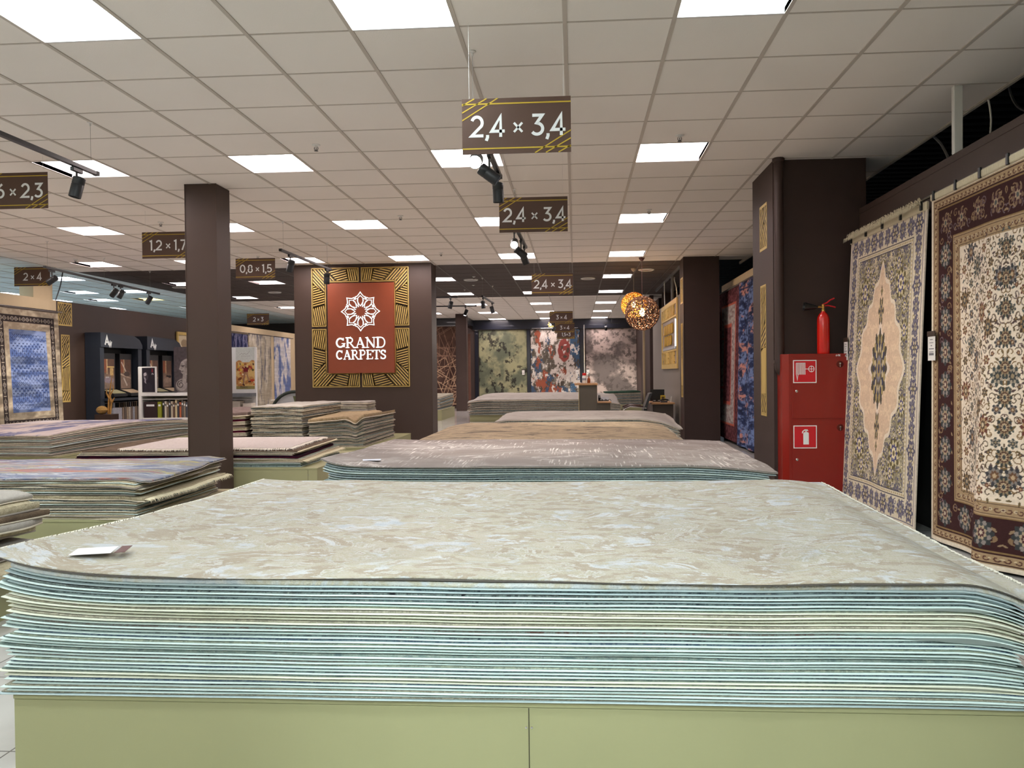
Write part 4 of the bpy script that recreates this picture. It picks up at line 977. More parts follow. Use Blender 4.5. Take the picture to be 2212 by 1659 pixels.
def simple_rug(name_label, w_, h_, nx, ny, paint, o, ux, disp=None, at=None, group=None, card=None, top=True):
    c = Canvas(w_, h_, nx, ny, (200, 190, 170)); paint(c, w_, h_); c.c = .78*c.c+.22*c.c.mean(axis=2, keepdims=True)*.92
    r = thing('hung_rug', name_label, 'rug', at or o, group); c.mesh('field', o, ux, (0, 0, 1), M_weave, r, disp=disp, thick=.01)
    ux = Vector(ux); o = Vector(o); n = ux.cross(Vector((0, 0, 1)))
    if top:
        e = o+ux*w_; b = MB(); a = Vector((0, 0, h_))
        b.tube([o+a+n*.004, e+a+n*.004], .013, 6); b.build('bound_edge', mat('rug_end_dark', (96, 88, 84), .9), r)
    if card: price_card(tuple(o+ux*card[0]+n*.012+Vector((0, 0, card[1]))), tuple(ux), card[2], .09, .2, group='price cards on the far rugs')
    return r
def mixc(c, m, a, b): c.c[:] = np.array(a)*(1-m[..., None])+np.array(b)*m[..., None]
def ss(x, a, b): t = np.clip((x-a)/(b-a), 0, 1); return t*t*(3-2*t)
# red rug
def paint_red(c, W, H):
    n = fbm(c.U*14, c.V*30, 5, 4); mixc(c, ss(n, .35, .65), (80, 36, 42), (118, 58, 66))
    def fr_(a, b, col, amt):
        m = (((np.minimum(c.U, W-c.U) >= a) & (np.minimum(c.V, H-c.V) >= a)) & ~((np.minimum(c.U, W-c.U) > b) & (np.minimum(c.V, H-c.V) > b))); k = np.clip(amt+(n-.5)*1.2, 0, 1)[m][..., None]
        c.c[m] = c.c[m]*(1-k)+np.array(col)*k
    fr_(.26, .60, (172, 166, 162), .85); fr_(.24, .28, (196, 88, 64), .9); fr_(.58, .63, (196, 84, 66), .9)
    m = ((np.floor(c.V/.42) % 2 < 1) & (np.abs(c.V % .42) < .03) & (c.U > .24) & (c.U < .6)); c.c[m] = (196, 92, 76)
simple_rug('red rug with grey and orange inner frame hanging in the right bay', 1.78, 2.5, 90, 220, paint_red, (2.58, 14.5, .05), (0, -1, 0), disp=lambda U, V: .06*np.clip(1-V/2.5, 0, 1), group='rugs hung in the right bay', card=(.12, 1.15, 'white price card on the left edge of the red rug'))
def paint_blueo(c, W, H):
    n = fbm(c.U*5, c.V*22, 15, 5, .65); n2 = fbm(c.U*3, c.V*8, 25, 5, .6); n3 = fbm(c.U*20, c.V*20, 35, 4)
    mixc(c, ss(n, .4, .6), (34, 48, 92), (104, 128, 184)); m = ss(n2, .52, .6)*ss(n, .4, .55); c.c[:] = c.c*(1-m[..., None])+np.array((206, 132, 118))*m[..., None]
    m = ss(n3, .58, .68)*.8; c.c[:] = c.c*(1-m[..., None])+np.array((28, 34, 58))*m[..., None]
simple_rug('blue rug with orange streaks hanging right of the red one', 1.9, 2.52, 110, 220, paint_blueo, (2.57, 12.7, .03), (0, -1, 0), disp=lambda U, V: .05*np.clip(1-V/2.5, 0, 1)+.015*np.sin(U*9), group='rugs hung in the right bay', card=(.08, 1.2, 'white price card on the left edge of the blue and orange rug'))
rail(2.63, 8.5, 14.6, 2.585, 'chrome rail over the red and blue rugs in the right bay')
# blue framed rug on the left wall
def paint_bluef(c, W, H):
    n = fbm(c.U*10, c.V*14, 51, 5); e = np.minimum(np.minimum(c.U, W-c.U), np.minimum(c.V, H-c.V))
    mixc(c, ss(n, .3, .7), (164, 146, 120), (196, 180, 150))
    m = (e > .12) & (e < .24); c.c[m] = (58, 48, 48)
    for k, (u, v, a) in enumerate(along(W, H, .18, .09)):
        if k % 3 < 2: c.rosette(u, v, .034, [(172, 160, 144), (58, 48, 48), (150, 140, 140)], 8, 0, .1)
        else:
            c.ell(u, v, .012, .034, (176, 162, 140), a)
        c.scroll(u+.045*math.cos(a), v+.045*math.sin(a), .016, (160, 146, 124), .007, a)
    m = (e > .36); f = fbm(c.U*5, c.V*16, 61, 4); base = np.array((78, 104, 168))*(1-ss(f, .35, .65)[..., None])+np.array((128, 150, 202))*ss(f, .35, .65)[..., None]; c.c[m] = base[m]
    for j in range(30):
        v = .42+j*(H-.84)/30
        for i in range(9):
            u = .42+(i+.5*(j % 2))*(W-.84)/8.5; k = (j//3) % 3
            if k == 0: c.line([(u-.03, v+.03), (u, v), (u+.03, v+.03)], .007, (34, 44, 84))
            elif k == 1: c.line([(u, v-.025), (u, v+.03)], .01, (52, 66, 112)); c.ell(u, v, .02, .006, (50, 62, 104))
            else: c.ell(u-.02, v, .016, .01, (44, 56, 98)); c.ell(u+.03, v, .006, .022, (150, 168, 208))
    c.c *= (1-.25*ss(fbm(c.U*1.5, c.V*9, 71, 3), .5, .7))[..., None]
simple_rug('blue rug with beige and dark patterned border hanging on the left wall', 1.62, 2.08, 300, 330, paint_bluef, (-9.17, 12.0, .27), (0, 1, 0), disp=lambda U, V: .09*np.clip(1-V/2.08, 0, 1)+.012*np.sin(U*11)*np.clip(1-V/2.2, 0, 1), group=None)
rail(-9.18, 11.5, 13.75, 2.37, 'chrome rail holding the blue bordered rug on the left wall')
def paint_noise(a, b, c3, su, sv, seed, hi=(.52, .62)):
    def f(c, W, H):
        n = fbm(c.U*su, c.V*sv, seed, 5, .62); n2 = fbm(c.U*su*1.7, c.V*sv*.8, seed+7, 5, .65); mixc(c, ss(n, .4, .6), a, b)
        m = ss(n2, *hi); c.c[:] = c.c*(1-m[..., None])+np.array(c3)*m[..., None]
        c.c *= (1+.18*(fbm(c.U*40, c.V*3, seed+3, 2)-.5)+.18*(fbm(c.U*3, c.V*40, seed+4, 2)-.5))[..., None]
    return f
G_ = 'rugs hung on the far cream wall'
simple_rug('dark blue distressed rug at the left of the far cream wall', 1.3, 1.8, 90, 120, paint_noise((40, 50, 100), (112, 112, 148), (28, 34, 74), 10, 6, 81), (-9.185, 20.6, .56), (0, 1, 0), group=G_)
simple_rug('beige and grey distressed rug in the middle of the far cream wall', 1.66, 2.2, 110, 150, paint_noise((168, 156, 132), (196, 186, 164), (112, 110, 116), 4, 2.2, 91, (.54, .66)), (-9.185, 21.95, .2), (0, 1, 0), group=G_)
simple_rug('white rug with blue patches at the right of the far cream wall', 1.4, 2.2, 90, 150, paint_noise((190, 190, 196), (212, 206, 200), (98, 118, 176), 2.6, 2.2, 99, (.5, .62)), (-9.185, 23.85, .2), (0, 1, 0), group=G_)
rail(-9.185, 20.4, 25.5, 2.4, 'dark rail along the far cream wall over three rugs')
# far wall rugs
def paint_green(c, W, H):
    n = fbm(c.U*2.2, c.V*2.2, 3, 6, .6); n2 = fbm(c.U*7, c.V*6, 13, 6, .62); n3 = fbm(c.U*1.2, c.V*1.2, 23, 3)
    mixc(c, ss(n, .35, .65), (98, 104, 84), (158, 154, 114)); m = ss(n2, .58, .64)*ss(n3, .35, .6)*.85; c.c[:] = c.c*(1-m[..., None])+np.array((50, 48, 44))*m[..., None]
def paint_multi(c, W, H):
    n = fbm(c.U*3.4, c.V*2.2, 5, 6, .6); n2 = fbm(c.U*5+3, c.V*3+1, 15, 6, .62); n3 = fbm(c.U*9, c.V*6, 25, 5, .65); n4 = fbm(c.U*4+8, c.V*2, 45, 5, .6)
    c.c[:] = (196, 182, 172); c.c[n2 > .52] = (128, 120, 108); c.c[(n2 > .6)] = (92, 84, 74)
    c.c[(n > .56)] = (62, 84, 112); c.c[(n4 > .62)] = (158, 78, 54); c.c[(c.U > W-.35) & (n4 > .45)] = (60, 90, 120)
    c.c[(np.hypot((c.U-1.2)/.22, (c.V-1.9)/.42)+.5*(n3-.5) < 1)] = (150, 66, 58); c.c[(n3 > .62)] = (210, 200, 190); c.c[(n3 < .36)] = (84, 72, 62)
def paint_pink(c, W, H):
    n = fbm(c.U*2, c.V*2, 8, 6, .6); n2 = fbm(c.U*9, c.V*9, 18, 5, .65); mixc(c, ss(n, .38, .62), (112, 100, 96), (186, 164, 154)); m = ss(n2, .54, .66)*.7; c.c[:] = c.c*(1-m[..., None])+np.array((84, 76, 72))*m[..., None]
def paint_geo(c, W, H):
    rg = random.Random(21); n = fbm(c.U*3, c.V*2, 9, 4); mixc(c, ss(n, .3, .7), (74, 50, 44), (104, 74, 60))
    for q in range(150):
        u, v = rg.random()*W, rg.random()*H; a = rg.choice([.55, -.55, 1.2, -1.2, 0, PI/2]); l = .3+rg.random()*.6
        c.line([(u-l*math.cos(a), v-l*math.sin(a)), (u+l*math.cos(a), v+l*math.sin(a))], .018, (206, 164, 128) if v < 1.4 else (156, 116, 94))
GF = 'large rugs hung on the far wall'
simple_rug('olive green abstract rug hanging on the far wall', 1.74, 2.65, 110, 190, paint_green, (-3.48, 28.685, .12), (1, 0, 0), group=GF, card=(1.56, 1.02, 'white price card on the olive green rug'))
simple_rug('blue, red and white abstract rug in the middle of the far wall', 1.76, 2.65, 120, 190, paint_multi, (-1.6, 28.685, .12), (1, 0, 0), group=GF, card=(1.62, 1.02, 'white price card on the blue, red and white rug'))
simple_rug('pinkish grey mottled rug at the right of the far wall', 1.8, 2.65, 110, 190, paint_pink, (.38, 28.685, .12), (1, 0, 0), group=GF, card=(.02, 1.02, 'white price card on the left edge of the pinkish grey rug'))
simple_rug('brown rug with crossing pale lines hanging behind the slim column', 2.9, 2.75, 200, 190, paint_geo, (-6.75, 27.485, .1), (1, 0, 0), group=GF)
rail(28.588, -1.55, .1, 2.8, 'chrome rail over the blue, red and white rug on the far wall', along='x')
rail(27.485, -6.8, -3.9, 2.87, 'chrome rail over the brown crossing-line rug', along='x')
for n_, (x, y, cc, nm, rd) in enumerate([(-3.86, 26.9, (92, 48, 34), 'rust brown', .06), (-3.72, 27.2, (176, 168, 156), 'pale cream', .07), (-3.60, 26.9, (84, 54, 44), 'dark brown', .06)]):
    prof = [(rd*.25, 0), (rd, 0), (rd*1.02, .6), (rd*.95, 1.4), (rd, 2.55), (rd*.3, 2.55)]
    o = MB().lathe(prof, (x, y, 0), n=16).build('rolled_rug', mat('rolled_'+nm.replace(' ', '_'), cc, .95, var=.12, vscale=14, bump=.5), at=(x, y, 0), smooth=True); tag(o, nm+' rolled rug standing on end by the olive green rug', 'rolled rug', 'rolled rugs standing by the far wall')

# ================================================================== SIZE SIGNS
M_sign = mat('sign_brown', (80, 56, 44), .55, var=.02); M_sgold = mat('sign_gold', (186, 158, 42), .5, var=.03); M_swhite = mat('sign_white', (228, 232, 232), .5, var=.01)
CAMX = (1, 0, 0); UP = (0, 0, 1)
def clip_rect(p, q, W, H):
    r = clip_line([(0, 0), (W, 0), (W, H), (0, H)], Vector(p), Vector(q)-Vector(p)); return r
def size_sign(x0, z0, y, text, label, w_=.6, h_=.305, rot=0.0, th=.145, wires=True, trk=.0):
    r = thing('size_sign', label, 'sign', (x0+w_/2, y, z0), 'hanging size signs')
    o = Vector((x0, y-.003, z0)); MB().box(x0, x0+w_, y-.003, y+.003, z0, z0+h_).build('board', M_sign, r)
    g = MB(); t = .0008; lw = .0075
    for v in (.03, h_-.03): g.ribbon([(0, v), (w_, v)], lw, o, CAMX, UP, t)
    for k in (0, 1, 2):
        a = (.12, .25, .39)[k]*h_; b_ = (.115, .23, .33)[k]*w_
        for (p, q) in [((0, h_-a), (b_, h_)), ((w_, a), (w_-b_, 0))]: g.ribbon([p, q], lw*.85, o, CAMX, UP, t)
    g.build('gold_stripes', M_sgold, r)
    th *= .93; tw = text_width(text, th, trk); l = MB(); lettering(l, text, o+Vector(((w_-tw)/2+.01, 0, (h_-th)/2)), CAMX, UP, th, .14, .0012, trk); l.build('size_text', M_swhite, r)
    if wires:
        wv = MB()
        for u in (.04, w_-.04): wv.tube([(x0+u, y, z0+h_), (x0+u, y, CEIL)], .0009, 4)
        wv.build('hanging_wires', M_white, r)
    return r
size_sign(-.612, 2.394, 4.40, '2,4 x 3,4', 'large brown size sign with gold stripes hanging nearest, reading 2,4 x 3,4', th=.13)
size_sign(-.655, 2.42, 7.00, '2,4 x 3,4', 'second brown size sign reading 2,4 x 3,4, behind the nearest', th=.135)
size_sign(-.625, 2.325, 11.6, '2,4 x 3,4', 'third brown size sign reading 2,4 x 3,4, before the dark ceiling', th=.135)
size_sign(-.657, 2.48, 20.7, '3 x 4', 'upper small brown size sign reading 3 x 4 in the back', th=.125)
size_sign(-.62, 2.395, 24.0, '3 x 4', 'lower small brown size sign reading 3 x 4 in the back', th=.125)
size_sign(-.61, 2.34, 27.0, '1,5x3', 'lowest brown size sign reading 1,5 x 3, farthest in the back', th=.125)
size_sign(-5.045, 2.625, 6.5, '1,6 x 2,3', 'brown size sign cut off at the left edge of the picture', th=.135)
size_sign(-5.02, 2.565, 9.0, '1,2 x 1,7', 'brown size sign reading 1,2 x 1,7 partly behind the square pillar', th=.13)
size_sign(-5.035, 2.632, 11.6, '0,8 x 1,5', 'brown size sign reading 0,8 x 1,5 right of the square pillar', th=.13)
size_sign(-8.70, 2.545, 20.7, '2 x 3', 'small brown size sign reading 2 x 3 before the far cream wall', th=.125)
size_sign(-9.0, 2.67, 12.3, '2 x 4', 'brown size sign reading 2 x 4 at the left behind a spotlight', th=.135)

# ================================================================== TRACKS AND SPOTLIGHTS
def track(p0, p1, label, wires):
    p0, p1 = Vector(p0), Vector(p1); r = thing('light_track', label, 'light track', tuple((p0+p1)/2), 'suspended black light tracks'); d = (p1-p0).normalized(); n = Vector((-d.y, d.x, 0))
    def bar(a, b, hw, z0, z1):
        m = MB(); q = [a-n*hw, a+n*hw, b+n*hw, b-n*hw]; return m.add([(p.x, p.y, p.z+z0) for p in q]+[(p.x, p.y, p.z+z1) for p in q], [(3, 2, 1, 0), (4, 5, 6, 7), (0, 1, 5, 4), (1, 2, 6, 5), (2, 3, 7, 6), (3, 0, 4, 7)])
    bar(p0, p1, .017, -.012, .016).build('rail', M_black, r)
    for e, s_ in ((p0, 1), (p1, -1)): bar(e-d*.004*s_, e+d*.03*s_, .0185, -.014, .018).build('end_cap', mat('end_cap_black', (30, 30, 32), .5), r)
    for t in wires:
        p = p0+(p1-p0)*t; wm = MB().tube([p+Vector((0, 0, .014)), (p.x, p.y, CEIL-.02)], .0013, 5); wm.build('suspension_wire', mat('wire_grey', (150, 146, 142), .5), r)
        MB().lathe([(.022, 0), (.022, -.004), (.007, -.01), (.005, -.03)], (p.x, p.y, CEIL-.001), n=12).build('ceiling_fixing', M_white, r)
    return r
M_lens_on = emat('lit_spot_lens', (255, 246, 226), 60); M_lens_soft = emat('lit_spot_rim', (240, 236, 240), 1.6)
M_spot = mat('spot_black', (30, 33, 37), .45, var=.04)
def spot(x, y, z, aim, label, lit=None, energy=0, col=(1, .93, .82), drop=.16):
    """black cylinder spot under a track at (x, y, z); aim is the direction its lens faces"""
    r = thing('track_spotlight', label, 'spotlight', (x, y, z), 'black track spotlights'); a = Vector(aim).normalized()
    MB().bbox(x-.014, x+.014, y-.06, y+.06, z-.045, z-.014, .004).build('adapter', M_black, r)
    c = Vector((x, y, z-drop)); MB().tube([(x, y, z-.045), (x, y, z-.075), (c.x, c.y, c.z+.02)], .008, 8).build('stem', M_black, r)
    c2 = c+a*.0
    MB().lathe([(.02, -.085), (.041, -.078), (.043, -.07), (.043, -.032), (.0415, -.03), (.0415, -.026), (.043, -.024), (.043, .07), (.039, .072), (.036, .055), (.005, .052)], c2, a, 24).build('housing', M_spot, r, smooth=True)
    MB().lathe([(.035, .0), (.034, .004)], c2+a*.056, a, 20).build('lens', M_lens_on if lit == 'full' else (M_lens_soft if lit == 'soft' else mat('dark_lens', (60, 60, 62), .2)), r)
    if energy:
        ld = bpy.data.lights.new('spot_beam', 'SPOT'); ld.energy = energy; ld.spot_size = math.radians(62); ld.spot_blend = .6; ld.shadow_soft_size = .035; ld.color = col
        lo = bpy.data.objects.new('spot_beam', ld); link(lo); lo.parent = r; lo.location = (c2+a*.09)-Vector((x, y, z)); lo.rotation_euler = a.to_track_quat('-Z', 'Y').to_euler(); WORLD[lo.name] = Vector((x, y, z))
    return r
TZ = 2.745
track((-.60, 4.74, TZ), (-.585, 6.35, TZ), 'black light track hanging behind the nearest size sign', (.03, .93))
spot(-.60, 4.9, TZ, (.05, -1, -.42), 'lit spotlight glaring at the camera under the nearest size sign', 'full', 25, drop=.25)
spot(-.592, 5.62, TZ, (.75, .1, -.55), 'black spotlight tilted right behind the nearest size sign', 'soft', 40)
spot(-.587, 6.2, TZ, (.03, .12, -1), 'black spotlight pointing down left of the second size sign', None, 30)
track((-.64, 7.5, TZ), (-.60, 9.9, TZ), 'black light track hanging behind the second size sign', (.37, .93))
spot(-.645, 8.6, TZ, (.05, -1, -.42), 'lit spotlight glaring at the camera under the second size sign', 'full', 25)
spot(-.62, 9.3, TZ, (.7, .2, -.55), 'black spotlight tilted right behind the second size sign', None, 30)
spot(-.61, 9.75, TZ, (.35, .3, -.9), 'black spotlight at the far end of the second track', None, 30)
track((-3.65, 3.3, TZ), (-3.65, 5.92, TZ), 'black light track entering the picture from the upper left', (.97, .2))
spot(-3.66, 5.68, TZ, (-.22, -.1, -1), 'black spotlight at the end of the upper left track', None, 30)
track((-7.42, 10.75, TZ), (-7.78, 14.5, TZ), 'long black light track at the left before the hall gap', (.02, .45, .9))
spot(-7.45, 10.95, TZ-.0, (-.9, .2, -.45), 'black spotlight tilted left before the 2 x 4 sign', None, 30)
spot(-7.61, 12.75, TZ, (-.65, .1, -.7), 'left one of two black spotlights close together', None, 40)
spot(-7.63, 12.98, TZ, (-.4, -.2, -.9), 'right one of two black spotlights close together', 'soft', 40)
spot(-7.73, 14.05, TZ, (-.6, .2, -.75), 'black spotlight at the right end of the left track', None, 30)
track((-3.64, 9.7, TZ), (-3.60, 11.6, TZ), 'black light track before the broad column', (.05, .93))
spot(-3.63, 10.02, TZ, (-.35, .2, -1), 'left black spotlight on the track before the broad column', None, 45)
spot(-3.60, 11.42, TZ, (-.1, .15, -1), 'right black spotlight over the gold frame corner', None, 20)
track((-1.86, 16.0, TZ), (-1.80, 17.6, TZ), 'short black light track slanting in the dark ceiling zone', (.03, .95))
spot(-1.86, 16.15, TZ, (.1, .1, -1), 'nearer black spotlight on the short slanting track', None, 30)
spot(-1.81, 17.45, TZ, (.25, .1, -1), 'farther black spotlight on the short slanting track', None, 30)
track((-3.3, 16.1, TZ), (-2.38, 16.1, TZ), 'black light track just right of the broad column, upper one', (.5,))
spot(-2.52, 16.1, TZ, (-.25, 0, -1), 'black spotlight right of the broad column, upper one', None, 30)
track((-3.6, 18.2, TZ), (-2.25, 18.2, TZ), 'black light track just right of the broad column, lower one', (.8,))
spot(-2.5, 18.2, TZ, (-.3, -.35, -.9), 'lit spotlight before the slim column', 'soft', 30)
track((-.62, 21.3, TZ), (-.6, 23.2, TZ), 'black light track between the two 3 x 4 signs', (.5,))
spot(-.62, 21.5, TZ, (-.6, -.8, -.3), 'lit spotlight left of the lower 3 x 4 sign', 'soft', 60, drop=.24)
spot(-.605, 22.8, TZ, (-.45, 1, -.5), 'black spotlight left of the 1,5 x 3 sign', None, 180, drop=.3)
track((.9, 25.3, TZ), (1.4, 25.3, TZ), 'black light track before the pinkish grey rug', (.5,))
spot(.97, 25.3, TZ, (.1, 1, -.9), 'black spotlight before the pinkish grey rug', None, 220)
track((-.648, -1.6, TZ), (-.648, .6, TZ), 'added black light track, unseen behind the camera', (.1, .9))  # track added out of view; its two spots brighten the front pile's face
spot(-.648, -1.3, TZ, (0, 1, -.55), 'added unseen spotlight behind the camera brightening the front pile, left one', None, 88, (.86, 1, .98))
spot(-.648, -.2, TZ, (.5, 1, -.75), 'added unseen spotlight behind the camera brightening the front pile, right one', None, 88, (.86, 1, .98))

# ================================================================== PENDANT LAMPS
def pendant(c, r_, seed, mcol, label, canopy):
    rg = random.Random(seed); root = thing('pendant_lamp', label, 'pendant lamp', (c[0], c[1], CEIL), 'openwork globe lamps'); c = Vector(c); m = MB()
    def P(n_, e1, e2, a, b):
        v = (n_+e1*a+e2*b).normalized(); return c+v*r_
    N_ = 230
    for k in range(N_):
        z = 1-2*(k+.5)/N_; ph = k*2.39996; s_ = math.sqrt(1-z*z); nn = Vector((s_*math.cos(ph), s_*math.sin(ph), z)); e1 = nn.orthogonal().normalized(); e2 = nn.cross(e1)
        a0 = rg.random()*6.28; sg = rg.choice((-1, 1)); R0 = .135
        pts = [P(nn, e1, e2, R0*(1-.72*i/9)*math.cos(a0+sg*i*.62), R0*(1-.72*i/9)*math.sin(a0+sg*i*.62)) for i in range(10)]
        m.tube(pts, .0085, 4)
    m.build('openwork_globe', mcol, root, smooth=True)
    MB().tube([c+Vector((0, 0, r_)), (c.x, c.y, CEIL-.05)], .003, 6).build('cord', canopy, root)
    MB().lathe([(.05, 0), (.05, -.01), (.03, -.045), (.008, -.06)], (c.x, c.y, CEIL), n=18).build('canopy', canopy, root, smooth=True)
    MB().tube([c+Vector((0, 0, r_)), c+Vector((0, 0, .06))], .012, 8).build('socket', M_brown2, root)
    MB().lathe([(.006, .09), (.02, .08), (.042, .04), (.048, 0), (.036, -.035), (.004, -.05)], c, n=18).build('bulb', emat('warm_bulb', (255, 206, 140), 16), root, smooth=True)
    ld = bpy.data.lights.new('bulb_glow', 'POINT'); ld.energy = 5; ld.color = (1, .72, .4); ld.shadow_soft_size = .06; lo = bpy.data.objects.new('bulb_glow', ld); link(lo); lo.parent = root; lo.location = c-Vector((c.x, c.y, CEIL))-Vector((0, 0, .12)); WORLD[lo.name] = c
    return root
pendant((1.137, 13.62, 2.18), .285, 1, mat('bronze_openwork', (98, 68, 52), .4, metal=.3), 'large bronze openwork globe lamp hanging in front of the other', mat('brown_canopy', (84, 50, 44), .5))
pendant((1.10, 15.02, 2.44), .235, 2, mat('gold_openwork', (226, 178, 84), .35, metal=.4), 'golden openwork globe lamp partly hidden behind the bronze one', mat('beige_canopy', (190, 174, 150), .5))

# ================================================================== BRAND SIGN ON THE BROAD COLUMN
GS = thing('wall_sign', 'rust red panel with glowing white flower and letters inside a gold frame', 'sign', (-3.7, 13.7, 1.22))
MB().bbox(-4.279, -3.12, 13.60, 13.699, 1.22, 2.78, .004).build('panel', mat('rust_panel', (134, 62, 34), .5, var=.03), GS)
M_glow = emat('backlit_white', (226, 250, 252), .5)
SER = {  # strokes with their relative thickness
 'G': (.9, [(arc(.44, .5, .34, .4, 42, 322, 18), 1.15), ([(.78, .1), (.78, .42)], 1.1), ([(.56, .42), (.9, .42)], .5), ([(.72, .95), (.72, .7)], .5)]),
 'R': (.92, [([(.2, 0), (.2, 1)], 1.2), ([(.02, .04), (.38, .04)], .5), ([(.02, .96), (.44, .96)]+arc(.44, .73, .22, .23, 90, -90, 8)+[(.2, .5)], .75), ([(.42, .5), (.78, .04), (.95, .04)], .9)]),
 'A': (.92, [([(.12, .02), (.46, .98)], .6), ([(.42, .98), (.78, .02)], 1.25), ([(.24, .34), (.66, .34)], .5), ([(0, .03), (.27, .03)], .5), ([(.6, .03), (.94, .03)], .5)]),
 'N': (.96, [([(.18, 0), (.18, 1)], .6), ([(.12, .98), (.8, .04)], 1.2), ([(.8, 0), (.8, 1)], .6), ([(0, .96), (.26, .96)], .5), ([(.02, .04), (.34, .04)], .5), ([(.64, .96), (.96, .96)], .5)]),
 'D': (.96, [([(.2, 0), (.2, 1)], 1.2), ([(.02, .96), (.44, .96)]+arc(.46, .5, .36, .46, 85, -85, 14)+[(.02, .04)], .8)]),
 'C': (.88, [(arc(.46, .5, .34, .42, 46, 314, 18), 1.15), ([(.74, .96), (.74, .68)], .5)]),
 'P': (.82, [([(.2, 0), (.2, 1)], 1.2), ([(.02, .04), (.4, .04)], .5), ([(.02, .96), (.44, .96)]+arc(.44, .71, .24, .25, 90, -90, 8)+[(.2, .46)], .75)]),
 'E': (.8, [([(.2, 0), (.2, 1)], 1.2), ([(.02, .95), (.72, .95), (.72, .76)], .55), ([(.02, .05), (.74, .05), (.76, .26)], .55), ([(.2, .52), (.54, .52)], .5), ([(.54, .64), (.54, .4)], .4)]),
 'T': (.84, [([(.42, 0), (.42, .96)], 1.2), ([(.05, .74), (.06, .95), (.78, .95), (.79, .74)], .55), ([(.22, .04), (.62, .04)], .5)]),
 'S': (.72, [([(.6, .72)]+arc(.34, .74, .22, .2, 30, 240, 10)+arc(.34, .27, .26, .21, 60, -150, 12), 1.05), ([(.6, .96), (.6, .7)], .45), ([(.08, .06), (.08, .3)], .45)]),
}
def serif(mb, text, xc, z, h, width, y, t=.008):
    W = sum(SER[c][0] for c in text); k = width/W; x = xc-width/2
    for ch in text:
        for st, f in SER[ch][1]: mb.ribbon([(p[0]*k, p[1]*h) for p in st], .125*h*f, (x, y, z), CAMX, UP, t)
        x += SER[ch][0]*k
gl = MB(); serif(gl, 'GRAND', -3.70, 1.655, .185, .89, 13.598); serif(gl, 'CARPETS', -3.70, 1.455, .165, .89, 13.598); gl.build('lettering', M_glow, GS)
em = MB(); R0 = .335; ec = (-3.70, 13.598, 2.285)
for k in range(8):
    a = PI/4*k
    def pt(r, d): return (R0*r*math.cos(a+d), R0*r*math.sin(a+d))
    em.ribbon([pt(.66, -.40), pt(.80, -.34), pt(.80, -.22), pt(.88, -.10), pt(1.0, 0), pt(.88, .10), pt(.80, .22), pt(.80, .34), pt(.66, .40)], .0125, ec, CAMX, UP, .008)
    loop = [(.28, 0), (.42, .21), (.58, .28), (.70, .20), (.82, 0), (.70, -.20), (.58, -.28), (.42, -.21)]
    em.ribbon([pt(r, d) for r, d in loop], .0095, ec, CAMX, UP, .008, closed=True)
    a += PI/8; em.ribbon([pt(.26, 0), pt(.36, .10), pt(.50, .11), pt(.66, .2), pt(.76, .0), pt(.66, -.2), pt(.50, -.11), pt(.36, -.10)], .008, ec, CAMX, UP, .008, closed=True)
em.build('flower_emblem', M_glow, GS)
# fretwork frame: four L-shaped pieces
def ell_piece(sx, sz, name_label):
    """one L; drawn for the upper left corner, mirrored by sx, sz"""
    W_, H_ = (2*.859-.046)/2, (2.081-.044)/2; aw, ah = .255, .25; xc, zc = -3.728, 2.0165
    def T(p): return ((p[0]-.859)*sx, (1.0405-p[1])*sz)     # p measured from the outer corner, right and down
    r = thing('gold_fretwork', name_label, 'wall ornament', (xc, 13.7, zc), 'gold fretwork corners round the sign')
    m = MB(); o = (xc, 13.698 if True else 0, zc); t = .02; bw = .024
    def poly_(pts): return [T(p) for p in pts]
    out = [(0, 0), (W_, 0), (W_, ah), (aw, ah), (aw, H_), (0, H_)]
    ins = bw/2; outl = [(ins, ins), (W_-ins, ins), (W_-ins, ah-ins), (aw-ins, ah-ins), (aw-ins, H_-ins), (ins, H_-ins)]
    def rib(pts, wd, closed=False):
        q = poly_(pts)
        if sx*sz > 0: q = q[::-1]
        m.ribbon(q, wd, o, CAMX, UP, t, closed=closed)
    rib(outl, bw, True)
    def H(poly, ang, step=.041, wd=.017):
        q = poly_(poly); a = math.atan2(-math.sin(ang)*sz, math.cos(ang)*sx); hatch(m, q, a, step, wd, o, CAMX, UP, t)
        rib(poly, .012, True)
    e = .02
    H([(e, e), (.26, e), (.45, ah-e), (.24, ah-e), (aw-e, .26), (aw-e, .44), (e, .27)][:2]+[(.45, ah-e), (.25, ah-e)]+[(e, e)][:0], math.radians(48))
    H([(e, e), (aw-.01, ah-.01), (aw-e, .44), (e, .27)], math.radians(48))
    H([(.26, e), (.61, e), (.66, ah-e), (.45, ah-e)], math.radians(-14))
    H([(.61, e), (W_-e, e), (W_-e, ah-e), (.66, ah-e)], math.radians(80), .036)
    H([(e, .27), (aw-e, .44), (aw-e, .64), (e, .70)], math.radians(-14))
    H([(e, .70), (aw-e, .64), (aw-e, H_-e), (e, H_-e)], math.radians(80), .036)
    m.build('bars', M_gold, r); return r
for sx, sz, nm in ((1, 1, 'upper left'), (-1, 1, 'upper right'), (1, -1, 'lower left'), (-1, -1, 'lower right')):
    ell_piece(sx, sz, 'gold fretwork corner at the %s of the rust red sign' % nm)
